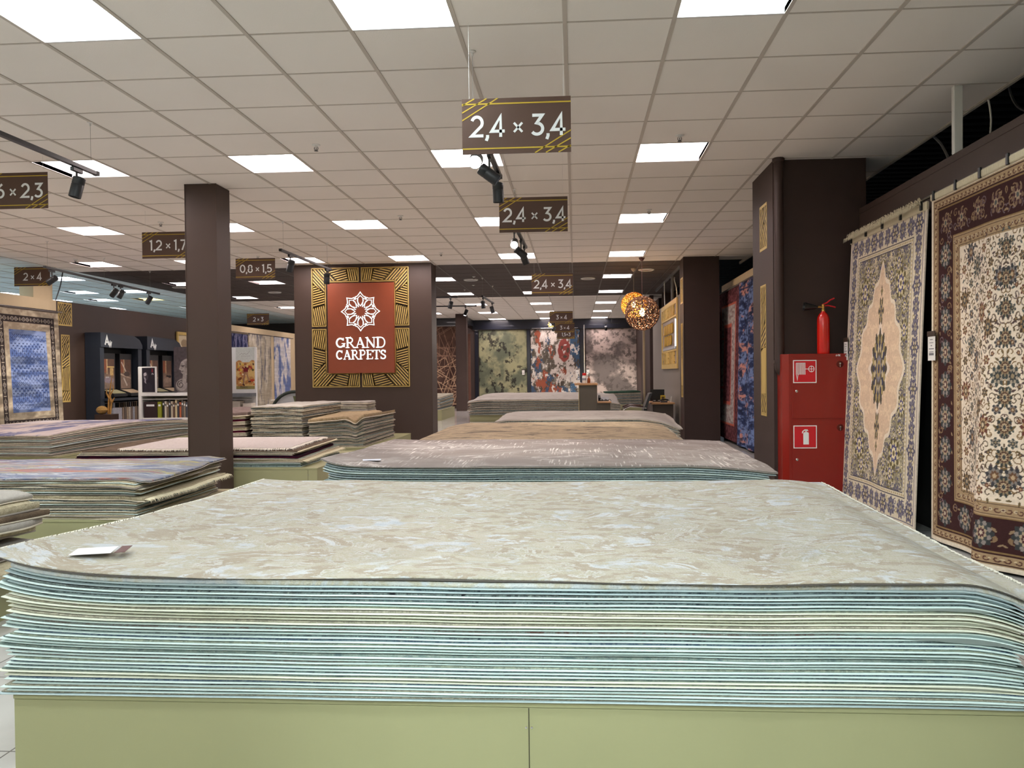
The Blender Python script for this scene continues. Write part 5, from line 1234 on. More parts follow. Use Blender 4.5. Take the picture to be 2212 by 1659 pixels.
def fret_panel(o, ux, w_, h_, cells, label, group='gold fretwork panels', solid=None):
    r = thing('gold_fretwork', label, 'wall ornament', o, group); m = MB(); t = .003; bw = .018
    b = bw/2; m.ribbon([(b, b), (w_-b, b), (w_-b, h_-b), (b, h_-b)], bw, o, ux, UP, t, closed=True)
    for poly, ang, step, wd in cells:
        P_ = [(p[0]*w_, p[1]*h_) for p in poly]; hatch(m, P_, math.radians(ang), step, wd, o, ux, UP, t)
        if len(P_) > 2: m.ribbon(P_, .009, o, ux, UP, t, closed=True)
    if solid:
        for s0, s1 in solid: m.poly([(b, s0*h_), (w_-b, s0*h_), (w_-b, s1*h_), (b, s1*h_)], o, ux, UP, t)
    m.build('fretwork', M_gold, r); return r
SQ = [([(.05, .05), (.5, .5), (.5, .95), (.05, .95)], -62, .046, .017), ([(.5, .5), (.95, .75), (.95, .95), (.5, .95)], 45, .046, .017), ([(.5, .05), (.95, .05), (.95, .75), (.5, .5)], -58, .046, .017), ([(.05, .05), (.5, .05), (.5, .5)], 60, .046, .017)]
TL = [([(.08, .83), (.92, .90), (.92, .985), (.08, .985)], 50, .042, .016), ([(.08, .62), (.92, .74), (.92, .90), (.08, .83)], 62, .046, .017), ([(.08, .50), (.92, .54), (.92, .74), (.08, .62)], 28, .046, .02), ([(.08, .02), (.92, .02), (.92, .16), (.08, .17)], 55, .05, .022)]
TL2 = TL+[([(.08, .17), (.92, .16), (.92, .54), (.08, .50)], 83, .04, .015)]
fret_panel((1.83, 8.03, 2.35), (0, -1, 0), .29, .44, SQ, 'square gold fretwork panel high on the fire-cabinet column')
fret_panel((1.83, 8.015, .745), (0, -1, 0), .22, 1.27, TL, 'tall narrow gold fretwork panel on the fire-cabinet column', solid=[(.17, .52)])
fret_panel((1.83, 13.99, 2.35), (0, -1, 0), .29, .44, SQ, 'square gold fretwork panel high on the column right of the pendant lamps')
fret_panel((1.83, 13.97, .745), (0, -1, 0), .22, 1.27, TL, 'tall narrow gold fretwork panel on the column right of the pendant lamps', solid=[(.17, .52)])
fret_panel((-9.2, 13.66, 2.13), (0, 1, 0), .40, .42, SQ, 'square gold fretwork panel high on the left brown wall')
fret_panel((-9.2, 13.74, .75), (0, 1, 0), .24, 1.22, TL2, 'tall narrow gold fretwork panel on the left brown wall')

# ================================================================== FIRE CABINET AND EXTINGUISHER
M_red = mat('cabinet_red', (132, 22, 10), .38, var=.03, coat=.2); M_red2 = mat('sign_red', (196, 18, 32), .45, var=.02)
FC = thing('fire_cabinet', 'tall red metal fire cabinet with two doors at the foot of the column', 'cabinet', (2.15, 7.39, .08))
MB().bbox(1.90, 2.445, 7.285, 7.495, .08, 1.33, .006).add([(1.90, 7.29, .08), (1.90, 7.29, 1.33), (1.858, 7.33, 1.33), (1.858, 7.33, .08), (1.858, 7.495, .08), (1.858, 7.495, 1.33), (1.90, 7.495, .08), (1.90, 7.495, 1.33)],
    [(0, 1, 2, 3), (3, 2, 5, 4), (4, 5, 7, 6), (6, 7, 1, 0), (1, 7, 5, 2), (0, 3, 4, 6)]).build('body', M_red, FC)
fy = 7.285
def at_(x, z, d=.0): return (x, fy-d, z)
for nm, z0, z1, kz in (('upper door', .752, 1.300, 0), ('lower door', .10, .735, 1)):
    d = MB().bbox(1.932, 2.425, fy-.006, fy+.001, z0, z1, .002).build('door', M_red, FC, label='red '+nm)
    lz = z0+.245 if not kz else .385
    MB().lathe([(.012, 0), (.012, .006), (.008, .008)], at_(1.972, lz, .006), (0, -1, 0), 14).build('lock', M_chrome, d, smooth=True)
    MB().lathe([(.03, 0), (.03, .003), (.026, .004)], at_(2.352, z1-.065, .006), (0, -1, 0), 20).build('key_window', mat('dark_red_window', (84, 20, 14), .15), d, smooth=True)
    kk = MB().lathe([(.008, 0), (.008, .002)], at_(2.352, z1-.06, .0105), (0, -1, 0), 12); kk.box(2.3495, 2.3545, fy-.0125, fy-.0105, z1-.09, z1-.06); kk.build('key', M_chrome, d)
    # pictogram
    s0 = 1.942; q = .205; pz = z1-.025-q if not kz else .485
    MB().box(s0, s0+q, fy-.0075, fy-.006, pz, pz+q).build('pictogram_plate', M_swhite, d)
    MB().box(s0+.008, s0+q-.008, fy-.0082, fy-.0075, pz+.008, pz+q-.008).build('pictogram_field', M_red2, d)
    o = (s0, fy-.0082, pz); g = MB()
    if not kz:
        for i in range(7): g.ribbon([(.028+i*.0125, .075), (.028+i*.0125, .178)], .007, o, CAMX, UP, .001)
        g.ribbon([(.026, .178), (.108, .178)], .005, o, CAMX, UP, .001); g.ribbon([(.028, .08), (.036, .025), (.044, .08)], .006, o, CAMX, UP, .001)
        g.ribbon([(.108, .125), (.138, .125)], .006, o, CAMX, UP, .001); g.ribbon(arc(.16, .125, .024, .026, 0, 350, 20), .006, o, CAMX, UP, .001, closed=True)
        g.ribbon([(.138, .125), (.184, .125)], .005, o, CAMX, UP, .001); g.ribbon([(.16, .1), (.16, .15)], .005, o, CAMX, UP, .001)
    else:
        g.poly([(.086, .035), (.134, .035), (.134, .135), (.128, .145), (.092, .145), (.086, .135)], o, CAMX, UP, .001)
        g.ribbon([(.11, .145), (.11, .16)], .012, o, CAMX, UP, .001); g.ribbon([(.125, .165), (.10, .166), (.082, .152), (.078, .135)], .009, o, CAMX, UP, .001); g.ribbon([(.10, .16), (.13, .158)], .006, o, CAMX, UP, .001)
    g.build('pictogram', M_swhite, d)
GL['K'] = (.7, [[(.1, 0), (.1, .96)], [(.58, .96), (.12, .46), (.6, 0)]]); GL['П'] = (.74, [[(.1, 0), (.1, .93), (.6, .93), (.6, 0)]]); GL['-'] = (.45, [[(.08, .45), (.36, .45)]])
g = MB(); lettering(g, '6-ПK', (2.318, fy-.0002, 1.306), CAMX, UP, .016, .2, .001); g.build('number', M_swhite, FC)
MB().box(2.40, 2.44, fy-.0015, fy, 1.285, 1.318).build('sticker', mat('sticker_grey', (170, 168, 170), .5), FC)
EX = thing('fire_extinguisher', 'red carbon dioxide extinguisher with black horn standing on the fire cabinet', 'fire extinguisher', (2.236, 7.37, 1.33))
ec_ = (2.236, 7.37, 1.33)
MB().lathe([(.05, 0), (.054, .008), (.054, .31), (.05, .335), (.036, .36), (.02, .375), (.018, .385)], ec_, n=28).build('cylinder', mat('extinguisher_red', (206, 26, 14), .25, var=.02, coat=.6), EX, smooth=True)
m = MB().lathe([(.018, .385), (.018, .40), (.012, .405), (.012, .43), (.016, .432), (.016, .445), (.006, .45)], ec_, n=16); m.tube([(2.236, 7.37, 1.75), (2.20, 7.37, 1.755), (2.185, 7.37, 1.752)], .009, 10); m.build('valve', mat('brass', (190, 150, 80), .3, metal=.9), EX, smooth=True)
hm = MB(); hm.tube([(2.225, 7.37, 1.772), (2.27, 7.37, 1.79), (2.30, 7.37, 1.815), (2.335, 7.37, 1.83)], .0065, 8); hm.tube([(2.235, 7.37, 1.762), (2.28, 7.37, 1.766), (2.345, 7.37, 1.748)], .0065, 8); hm.build('handle', M_red2, EX, smooth=True)
MB().lathe([(.012, 0), (.016, .012), (.02, .03), (.036, .10), (.04, .122), (.036, .122), (.01, .03)], (2.188, 7.37, 1.752), (-1, 0, .07), 20).build('horn', M_black, EX, smooth=True)

# ================================================================== GREY WALL: gold framed mirror box
GW = thing('framed_mirror_display', 'tall gold framed display on the grey wall behind the pendant lamps', 'display', (1.868, 15.9, 1.24)); LW = (0, -1, 0)
o = (1.868, 17.2, 1.24); wW, wH = 2.6, 1.3
g = MB(); g.poly([(0, 0), (wW, 0), (wW, wH), (0, wH)], o, LW, UP, .012); g.build('back_plate', mat('display_brown', (150, 138, 128), .25, var=.03), GW)
g = MB(); g.ribbon([(.05, .05), (wW-.05, .05), (wW-.05, wH-.05), (.05, wH-.05)], .09, (1.856, 17.2, 1.24), LW, UP, .02, closed=True)
for (v0, v1) in ((.09, .33), (1.0, 1.22)):
    for u0 in (.35, 1.3):
        for (p, a) in (([(u0, v0), (u0+.42, v0), (u0+.42, v1), (u0, v1)], 50), ([(u0+.42, v0), (u0+.84, v0), (u0+.84, v1), (u0+.42, v1)], -50)): hatch(g, p, math.radians(a), .075, .034, (1.856, 17.2, 1.24), LW, UP, .02)
for v in (.35, .98): g.ribbon([(.05, v), (wW-.05, v)], .03, (1.856, 17.2, 1.24), LW, UP, .02)
g.build('bars', M_gold, GW)
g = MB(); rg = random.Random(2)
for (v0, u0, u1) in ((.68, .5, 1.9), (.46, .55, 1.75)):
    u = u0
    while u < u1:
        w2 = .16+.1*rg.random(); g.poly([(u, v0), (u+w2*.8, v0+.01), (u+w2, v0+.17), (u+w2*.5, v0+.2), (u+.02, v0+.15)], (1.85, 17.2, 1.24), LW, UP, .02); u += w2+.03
g.build('gold_reflection', mat('gold_reflection', (190, 152, 40), .4, metal=.3), GW)  # gold blocks modelled as the reflection of a gold sign in the mirror
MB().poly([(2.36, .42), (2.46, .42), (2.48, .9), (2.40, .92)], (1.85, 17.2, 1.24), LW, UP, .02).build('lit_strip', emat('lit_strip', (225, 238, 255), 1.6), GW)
MB().ribbon([(.3, .40), (2.3, .40)], .05, (1.85, 17.2, 1.24), LW, UP, .02).build('glass_shelf', mat('glass_edge', (200, 205, 210), .1), GW)

# ================================================================== RECEPTION
M_wood = mat('oak_edge', (176, 136, 96), .5, var=.08, vscale=12); M_taupe = mat('taupe_panel', (84, 78, 68), .55, var=.03)
r = thing('reception_counter', 'taupe stepped reception counter with oak tops behind the fourth rug pile', 'counter', (.3, 14.3, 0))
MB().bbox(.06, .376, 14.0, 14.9, 0, .965, .003).build('tall_cabinet', M_taupe, r); MB().bbox(.37, .60, 13.95, 14.9, 0, .655, .003).build('low_cabinet', M_taupe, r)
MB().bbox(-.02, .385, 13.98, 14.92, .965, 1.0, .003).build('upper_top', M_wood, r); MB().bbox(.376, .615, 13.9, 14.92, .655, .682, .003).build('lower_top', M_wood, r)
MB().bbox(.054, .06, 13.99, 14.9, 0, .965, .002).build('edge_strip', mat('oak_light', (196, 178, 130), .5), r)
r = thing('spray_bottle', 'white bottle with bright red cap standing on the counter', 'bottle', (.155, 14.2, 1.0))
MB().lathe([(.034, 0), (.038, .01), (.038, .12), (.03, .135)], (.155, 14.2, 1.0), n=18).build('bottle', M_white, r, smooth=True); MB().lathe([(.031, .135), (.033, .14), (.033, .175), (.03, .18)], (.155, 14.2, 1.0), n=18).build('cap', mat('cap_red', (206, 24, 20), .4), r, smooth=True)
MB().lathe([(.0385, .05), (.0385, .09)], (.155, 14.2, 1.0), n=18).build('label', mat('label_grey', (150, 150, 160), .5), r)
r = thing('orange_bottle', 'clear pump bottle of orange liquid beside the red-capped bottle', 'bottle', (.235, 14.25, 1.0))
MB().lathe([(.026, 0), (.028, .01), (.028, .07), (.018, .09), (.01, .1), (.01, .12)], (.235, 14.25, 1.0), n=16).build('bottle', mat('orange_liquid', (150, 74, 34), .15), r, smooth=True)
MB().tube([(.235, 14.25, 1.12), (.235, 14.25, 1.17), (.26, 14.24, 1.18)], .005, 6).build('pump', M_black, r)
r = thing('card_stand', 'small white tent card at the left end of the counter top', 'card', (.05, 14.1, 1.0))
MB().ribbon([(-.035, 0), (0, .09), (.035, 0)], .006, (.05, 14.15, 1.002), CAMX, UP, .09).build('card', M_white, r)
r = thing('telephone', 'black desk telephone and handset on the low counter', 'telephone', (.5, 14.2, .682))
MB().add([(.40, 14.1, .682), (.58, 14.1, .682), (.58, 14.3, .682), (.40, 14.3, .682), (.40, 14.1, .70), (.58, 14.1, .70), (.58, 14.3, .75), (.40, 14.3, .75)], [(3, 2, 1, 0), (4, 5, 6, 7), (0, 1, 5, 4), (1, 2, 6, 5), (2, 3, 7, 6), (3, 0, 4, 7)]).build('base', M_black, r)
MB().tube([(.42, 14.12, .722), (.42, 14.16, .748), (.42, 14.26, .77), (.42, 14.3, .765)], .02, 10).build('handset', M_black, r, smooth=True)
MB().tube([(.44, 14.1, .72)]+[(.46+.02*k, 14.08+.015*math.sin(k*2.2), .70+.02*math.cos(k*1.9)) for k in range(9)], .005, 6).build('cord', M_black, r, smooth=True)
r = thing('desk', 'small dark desk with oak top against the grey wall', 'desk', (1.57, 14.85, 0))
MB().bbox(1.40, 1.76, 14.55, 15.3, 0, .60, .003).build('body', mat('desk_dark', (60, 50, 44), .55), r); MB().bbox(1.36, 1.78, 14.5, 15.32, .60, .63, .003).build('desk_top', M_wood, r)
r = thing('monitor', 'black computer monitor standing on the small desk', 'monitor', (1.5, 15.0, .63))
MB().bbox(1.385, 1.65, 15.0, 15.04, .66, .86, .006).build('screen', M_black, r); MB().box(1.49, 1.53, 15.01, 15.03, .645, .70).box(1.43, 1.6, 14.95, 15.08, .63, .645).build('stand', M_black, r)
r = thing('photo_card', 'small yellow framed card leaning before the monitor', 'card', (1.60, 14.8, .63))
MB().bbox(1.555, 1.645, 14.80, 14.81, .631, .755, .002).build('frame', mat('card_yellow', (196, 168, 40), .5), r); MB().box(1.575, 1.625, 14.797, 14.8, .655, .73).build('picture', mat('card_dark', (90, 70, 30), .5), r)
r = thing('desk_phone', 'dark handset phone lying on the right of the small desk', 'telephone', (1.62, 14.65, .63))
MB().bbox(1.54, 1.66, 14.58, 14.72, .63, .66, .01).build('base', mat('phone_grey', (60, 60, 66), .4), r); MB().tube([(1.53, 14.62, .67), (1.58, 14.62, .685), (1.63, 14.62, .685), (1.68, 14.62, .67)], .014, 8).build('handset', M_black, r, smooth=True)
r = thing('pen_holder', 'pale pen standing upright at the desk edge', 'pen', (1.73, 14.7, .63)); MB().tube([(1.73, 14.7, .63), (1.745, 14.7, .74)], .007, 8).build('pen', M_white, r)
CH = thing('office_chair', 'black leather office chair with chrome arms beside the small desk', 'chair', (1.08, 14.6, 0))
M_leather = mat('black_leather', (20, 22, 28), .3, var=.1, bump=.2, bscale=40)
MB().bbox(.86, 1.24, 14.38, 14.82, .40, .47, .02).build('seat', M_leather, CH, smooth=True)
mb = MB(); nv = 8; vs = []
for k in range(nv):
    t = k/(nv-1); x = 1.20+.12*t**1.3; hw = .23*(1-.12*t*t); z = .44+.36*t
    vs += [(x, 14.6-hw, z), (x, 14.6+hw, z), (x+.05, 14.6+hw, z+.01), (x+.05, 14.6-hw, z+.01)]
fs = []
for k in range(nv-1):
    for q in range(4): fs.append((4*k+q, 4*k+(q+1) % 4, 4*k+4+(q+1) % 4, 4*k+4+q))
fs += [(0, 1, 2, 3), tuple(4*(nv-1)+q for q in (3, 2, 1, 0))]; mb.add(vs, fs); mb.build('backrest', M_leather, CH, smooth=True)
for yy in (14.36, 14.84):
    a_ = MB(); a_.tube([(.80, yy, 0.0+.01), (.79, yy, .25), (.82, yy, .44), (.87, yy, .53), (.96, yy, .57), (1.1, yy, .565), (1.26, yy, .54)], .011, 8); am = a_.build('arm', M_chrome, CH, smooth=True)
    MB().tube([(.86, yy, .545), (.96, yy, .588), (1.08, yy, .583), (1.2, yy, .565)], .018, 8).build('arm_pad', mat('dark_wood_pad', (62, 34, 28), .35), am, smooth=True)
    MB().tube([(.80, yy, .012), (1.28, yy, .012)], .011, 8).build('leg', M_chrome, CH)

# ================================================================== LEFT SIDE: sample stands and displays
M_anth = mat('anthracite_stand', (34, 42, 54), .5, var=.05); M_anth2 = mat('black_recess', (12, 13, 18), .6)
YV = (0, 1, 0)
def picture(c, name, o, ux, parent, thick=.004): return c.mesh(name, o, ux, (0, 0, 1), M_print, parent, thick=thick)
def interior(w_, h_, seed, kind):
    c = Canvas(w_, h_, 60, 110, (110, 92, 78)); n = fbm(c.U*8, c.V*8, seed, 4)
    mixc(c, ss(c.V/h_+.1*(n-.5), .3, .7), (126, 106, 92), (92, 66, 52)); c.rect(0, h_*.55, w_*.28, h_, (128, 74, 48)); c.rect(w_*.3, h_*.5, w_*.36, h_, (196, 170, 128))
    if kind == 0: c.ell(w_*.5, h_*.42, w_*.16, h_*.035, (30, 26, 26)); c.ell(w_*.78, h_*.40, w_*.18, h_*.05, (36, 30, 28)); c.ell(w_*.55, h_*.26, w_*.45, h_*.10, (142, 122, 106))
    elif kind == 1: c.rect(w_*.35, h_*.72, w_, h_*.76, (206, 176, 110)); c.rect(w_*.6, h_*.45, w_*.9, h_*.70, (188, 156, 100)); c.ell(w_*.5, h_*.3, w_*.45, h_*.10, (132, 120, 128)); c.rect(w_*.2, h_*.37, w_*.5, h_*.42, (176, 170, 172))
    else: c.line([(0, h_*.5), (w_, h_*.35)], .03, (170, 150, 130)); c.line([(w_*.1, h_*.9), (w_*.5, h_*.6)], .03, (190, 176, 160)); c.ell(w_*.6, h_*.5, w_*.3, h_*.08, (70, 56, 50)); c.line([(w_*.3, h_*.35), (w_*.6, h_*.12)], .04, (176, 164, 152))
    c.grain(.15, 30, 30, seed); return c
def aw_stand(y0, y1, label, seed):
    r = thing('sample_stand', label, 'display stand', (-9.0, (y0+y1)/2, 0), 'anthracite sample stands on the left wall'); X0, X1 = -9.19, -8.9; H_ = 2.04; W_ = y1-y0
    MB().box(X0, X1, y0, y0+.13, 0, 1.765).build('side_post', M_anth, r); MB().box(X0, X1, y1-.13, y1, 0, 1.765).build('side_post', M_anth, r)
    hd_ = MB().poly([(0, 1.765), (W_, 1.765), (W_, 1.84), (W_-.10, 1.95), (W_-.28, H_-.03), (W_-.36, H_-.02), (0, H_)], (X0, y0, 0), YV, UP, X1-X0+.02).build('header', M_anth, r)
    MB().box(X0, X0+.03, y0+.13, y1-.13, 0, 1.765).build('back_board', M_anth2, r)
    l = MB(); lettering(l, 'A', (X1+.022, y0+.13, 1.81), YV, UP, .165, .2, .004); lettering(l, 'W', (X1+.022, y0+.25, 1.785), YV, UP, .095, .26, .004); l.build('letters', M_swhite, hd_)
    for k, u in enumerate((.26, .84)):
        o = (X1-.10, y0+u, .97); p = MB().bbox(X0+.03, X1-.10, y0+u-.02, y0+u+.40, .90, 1.66, .004).build('picture_panel', mat('panel_black', (24, 24, 28), .5), r)
        picture(interior(.36, .58, seed+k, (seed+k) % 3), 'picture', (X1-.097, y0+u, .965), YV, p)
        tr = MB().add([(X1-.10, y0+u-.04, .84), (X1+.12, y0+u-.02, .82), (X1+.12, y0+u+.44, .82), (X1-.10, y0+u+.42, .84), (X1-.10, y0+u-.04, .95), (X1+.12, y0+u-.02, .87), (X1+.12, y0+u+.44, .87), (X1-.10, y0+u+.42, .95)],
            [(3, 2, 1, 0), (4, 5, 6, 7), (0, 1, 5, 4), (1, 2, 6, 5), (2, 3, 7, 6), (3, 0, 4, 7)]).build('sample_tray', M_anth2, r)
        MB().add([(X1-.08, y0+u-.01, .945), (X1+.10, y0+u, .879), (X1+.10, y0+u+.42, .879), (X1-.08, y0+u+.40, .945), (X1-.08, y0+u-.01, .952), (X1+.10, y0+u, .886), (X1+.10, y0+u+.42, .886), (X1-.08, y0+u+.40, .952)],
            [(3, 2, 1, 0), (4, 5, 6, 7), (0, 1, 5, 4), (1, 2, 6, 5), (2, 3, 7, 6), (3, 0, 4, 7)]).build('sample_sheet', mat('sage_sample' if k == 0 else 'sand_sample', (138, 134, 100) if k == 0 else (160, 140, 112), .8), tr)
    MB().bbox(X0+.03, X1+.10, y0+.10, y1-.10, .74, .79, .004).build('shelf', M_anth, r)
    rg = random.Random(seed)
    MB().tube([(X1-.02, y0+.14, .70), (X1-.02, y1-.14, .70)], .006, 6).build('hanging_bar', M_chrome, r)
    y = y0+.30
    for k in range(11):
        cc = [(150, 150, 158), (128, 108, 92), (96, 84, 76), (150, 132, 112), (176, 164, 150), (110, 96, 88)][k % 6]; w2 = .30 if k == 0 else .05
        MB().bbox(X1-.10, X1+.06, y, y+w2, .10, .60, .004).box(X1-.03, X1-.01, y+w2*.4, y+w2*.6, .60, .70).build('hanging_sample', mat('sample_%d' % (k % 6), cc, .9, var=.15, vscale=30), r); y += w2+.025
    return r
aw_stand(14.42, 15.86, 'anthracite sample stand with white letters and two room pictures, left one', 1)
aw_stand(16.05, 17.5, 'anthracite sample stand with white letters, right one partly behind the white shelf', 2)
# gold picture frame high on the brown wall, next to the pillar
r = thing('picture_frame', 'small gold framed picture on the brown wall left of the square pillar', 'picture', (-9.18, 18.3, 1.85)); MB().ribbon([(0, 0), (.6, 0), (.6, .42), (0, .42)], .07, (-9.19, 17.9, 1.78), YV, UP, .03, closed=True).build('frame', M_gold, r)
c = Canvas(.54, .36, 30, 20, (206, 192, 160)); c.ell(.3, .16, .16, .1, (150, 130, 100)); picture(c, 'picture', (-9.18, 17.93, 1.81), YV, r)
# white rack with books
WS = thing('display_rack', 'white display rack with sample books in front of the dark stands', 'rack', (-7.55, 14.75, 0))
MB().bbox(-8.22, -8.16, 14.5, 15.05, 0, 1.385, .012).build('side_panel', M_white, WS); MB().bbox(-6.95, -6.89, 14.5, 15.05, 0, .88, .012).build('side_panel', M_white, WS)
MB().bbox(-8.16, -6.95, 14.5, 15.05, .83, .885, .006).build('top_shelf', M_white, WS); MB().bbox(-8.16, -6.95, 14.52, 15.05, .38, .42, .006).build('lower_shelf', M_white, WS); MB().tube([(-8.16, 14.56, .77), (-6.95, 14.56, .77)], .008, 6).build('bar', M_white, WS)
MB().box(-8.16, -6.95, 15.0, 15.05, .42, .83).build('back_panel', mat('rack_back', (176, 170, 160), .6), WS)
fp = MB().bbox(-8.17, -7.87, 14.52, 14.56, .885, 1.385, .012).build('portrait_panel', M_white, WS)
c = Canvas(.25, .46, 70, 120, (34, 30, 40)); c.ell(.075, .30, .045, .075, (128, 122, 130)); c.ell(.09, .30, .03, .07, (64, 58, 66)); c.ell(.06, .335, .03, .03, (176, 170, 176)); c.line([(.04, .29), (.085, .285)], .012, (40, 34, 40)); c.line([(.055, .27), (.065, .18)], .02, (170, 164, 172)); c.line([(.05, .20), (.085, .16)], .014, (150, 146, 150)); c.ell(.12, .06, .08, .12, (44, 40, 50))
c.line([(.19, .38), (.2, .44), (.21, .38)], .01, (150, 34, 48)); c.line([(.19, .33), (.2, .36), (.215, .33), (.225, .35)], .006, (210, 206, 210)); c.grain(.1, 60, 60); picture(c, 'portrait', (-8.145, 14.517, .905), CAMX, fp)
def book_thing(x, w_, z, h_, y, col, label, d=.3, group='sample books in the white rack'):
    r = thing('sample_book', label, 'book', (x, y, z), group); nm = 'book_%d_%d_%d' % tuple(col)
    MB().bbox(x, x+w_, y, y+d, z, z+h_, .003).build('cover', mat(nm, col, .6, var=.04), r); MB().box(x+w_*.2, x+w_*.8, y-.001, y+.004, z+h_*.72, z+h_*.84).build('spine_label', M_swhite if col[0] < 150 else M_anth, r); return r
bx = [( -8.14, .26, (44, 24, 26), 'large dark brown'), (-7.87, .075, (136, 140, 34), 'olive yellow')]
for x, w_, cc, nm in bx: book_thing(x, w_, .42, .30, 14.55, cc, nm+' sample book at the left in the white rack')
x = -7.78; cs = [((40, 36, 38), 'black'), ((206, 198, 182), 'ivory'), ((120, 104, 84), 'tan'), ((52, 50, 54), 'charcoal'), ((186, 172, 150), 'sand'), ((96, 74, 60), 'brown'), ((206, 190, 150), 'cream'), ((58, 60, 66), 'slate'), ((176, 96, 62), 'orange'), ((90, 84, 80), 'grey'), ((140, 126, 112), 'taupe'), ((66, 70, 80), 'blue-grey'), ((160, 150, 138), 'pale grey'), ((48, 44, 46), 'black')]
for k, (cc, nm) in enumerate(cs): book_thing(x, .036, .42, .33-.02*(k % 3), 14.56, cc, '%s sample book in the white rack, %s from the left in the thin row' % (nm, ORD[k].replace('topmost', 'first'))); x += .041
book_thing(-7.19, .2, .42, .33, 14.55, (22, 56, 104), 'broad dark blue sample book at the right in the white rack')
r = thing('brochure', 'teal brochure lying on the white rack top', 'brochure', (-7.75, 14.7, .886)); flat_card(MB(), (-7.75, 14.7), .34, .22, .1, .886).build('sheet', mat('teal_sheet', (34, 110, 100), .4), r)
r = thing('brochure', 'white brochure lying on the white rack top by the grey banner', 'brochure', (-7.42, 14.72, .886)); flat_card(MB(), (-7.42, 14.70), .28, .2, .25, .888, .05).build('sheet', mat('white_sheet', (210, 208, 206), .4), r)
BN = thing('poster_stand', 'grey poster with a carved bald portrait bust standing on the white rack', 'poster', (-7.45, 14.92, .886))
MB().bbox(-7.73, -7.1, 14.92, 14.95, .886, 1.765, .004).build('board', mat('poster_grey', (66, 58, 62), .5), BN)
c = Canvas(.63, .87, 120, 170, (74, 66, 70)); G1, G2, G3 = (150, 142, 138), (112, 104, 102), (60, 52, 54)
c.ell(.25, .12, .22, .17, G2); c.ell(.15, .14, .11, .11, G1); c.scroll(.13, .15, .085, G3, .016, 0, 1.6); c.line([(.22, .2), (.24, .36)], .12, G1); c.line([(.27, .2), (.28, .36)], .05, G3)
c.ell(.27, .49, .15, .155, G1); c.ell(.33, .50, .10, .145, G2); c.ell(.23, .40, .085, .07, G1); c.ell(.145, .45, .025, .02, G1); c.line([(.13, .50), (.112, .445), (.15, .435)], .022, G1); c.line([(.145, .41), (.19, .405)], .012, G3); c.line([(.14, .39), (.18, .385)], .012, (128, 118, 116))
c.line([(.14, .51), (.21, .515)], .016, G3); c.ell(.18, .495, .022, .009, G3); c.ell(.35, .46, .022, .04, G3); c.line([(.2, .6), (.3, .645)], .01, (184, 176, 172)); c.line([(.22, .56), (.34, .57)], .008, (132, 124, 122)); c.grain(.2, 26, 26)
picture(c, 'portrait', (-7.73, 14.917, .89), CAMX, BN)
MB().tube([(-7.36, 14.85, .96), (-7.30, 14.85, .95), (-7.18, 14.86, 1.02)], .035, 10).build('clay_jug', mat('clay', (186, 116, 84), .6), BN) if False else None
# dried arrangement by the brown wall
r = thing('dried_arrangement', 'straw ball and gnarled dry twigs on a slim stand by the brown wall', 'plant', (-8.6, 14.05, 0))
MB().bbox(-8.72, -8.42, 13.92, 14.2, 0, .52, .006).build('stand', mat('stand_dark', (50, 30, 20), .6), r)
b = MB(); b.lathe([(.01, -.075), (.05, -.065), (.085, -.035), (.1, 0), (.085, .04), (.05, .068), (.01, .078)], (-8.62, 14.0, .595), n=20); b.build('straw_ball', mat('straw', (150, 116, 62), .95, var=.3, vscale=60, bump=1.0, bscale=90), r, smooth=True)
b = MB()
for pts in ([(-8.53, 14.05, .52), (-8.52, 14.05, .75), (-8.50, 14.06, .95), (-8.47, 14.05, 1.1), (-8.45, 14.06, 1.24)], [(-8.50, 14.05, .52), (-8.47, 14.05, .72), (-8.49, 14.05, .86), (-8.43, 14.06, .98), (-8.44, 14.05, 1.06)], [(-8.5, 14.05, .80), (-8.56, 14.05, .9), (-8.55, 14.05, .99)], [(-8.46, 14.05, .74), (-8.41, 14.05, .82)]): b.tube(pts, .02, 8, r2=.005)
b.build('twigs', mat('dry_twig', (160, 118, 58), .9, var=.25, vscale=30, bump=.8), r, smooth=True)
# poster rack in front of the far cream wall
PR = thing('poster_rack', 'white rack with a colourful fruit poster before the far cream rugs', 'rack', (-7.6, 18.1, 0))
MB().bbox(-8.45, -7.38, 18.02, 18.1, .0, 1.86, .006).build('board', M_white, PR)
c = Canvas(.44, .96, 110, 220, (196, 198, 190)); c.rect(0, 0, .44, .62, (190, 140, 84)); n = fbm(c.U*12, c.V*12, 3, 4); m_ = (c.V < .62+.05*np.sin(c.U*20)); cc = np.array((176, 120, 66))*(1-ss(n, .4, .6)[..., None])+np.array((206, 172, 108))*ss(n, .4, .6)[..., None]; c.c[m_] = cc[m_]
for k in range(26):
    rg = random.Random(k); c.ell(rg.random()*.44, .1+rg.random()*.5, .012+.022*rg.random(), .012+.02*rg.random(), [(150, 34, 26), (206, 170, 60), (96, 84, 40), (190, 86, 40), (220, 200, 170), (60, 26, 24)][k % 6], rg.random()*3)
c.ell(.22, .56, .03, .035, (206, 160, 130)); c.ell(.22, .575, .034, .03, (150, 96, 50)); c.line([(.16, .50), (.2, .47), (.28, .47), (.3, .50)], .03, (110, 24, 34)); c.ell(.23, .43, .055, .07, (112, 22, 34)); c.line([(.21, .38), (.18, .24), (.17, .12)], .04, (150, 110, 84)); c.line([(.25, .38), (.28, .26), (.31, .18)], .04, (160, 120, 90)); c.line([(.16, .11), (.19, .09)], .03, (60, 22, 24)); c.line([(.3, .17), (.34, .17)], .03, (60, 22, 24))
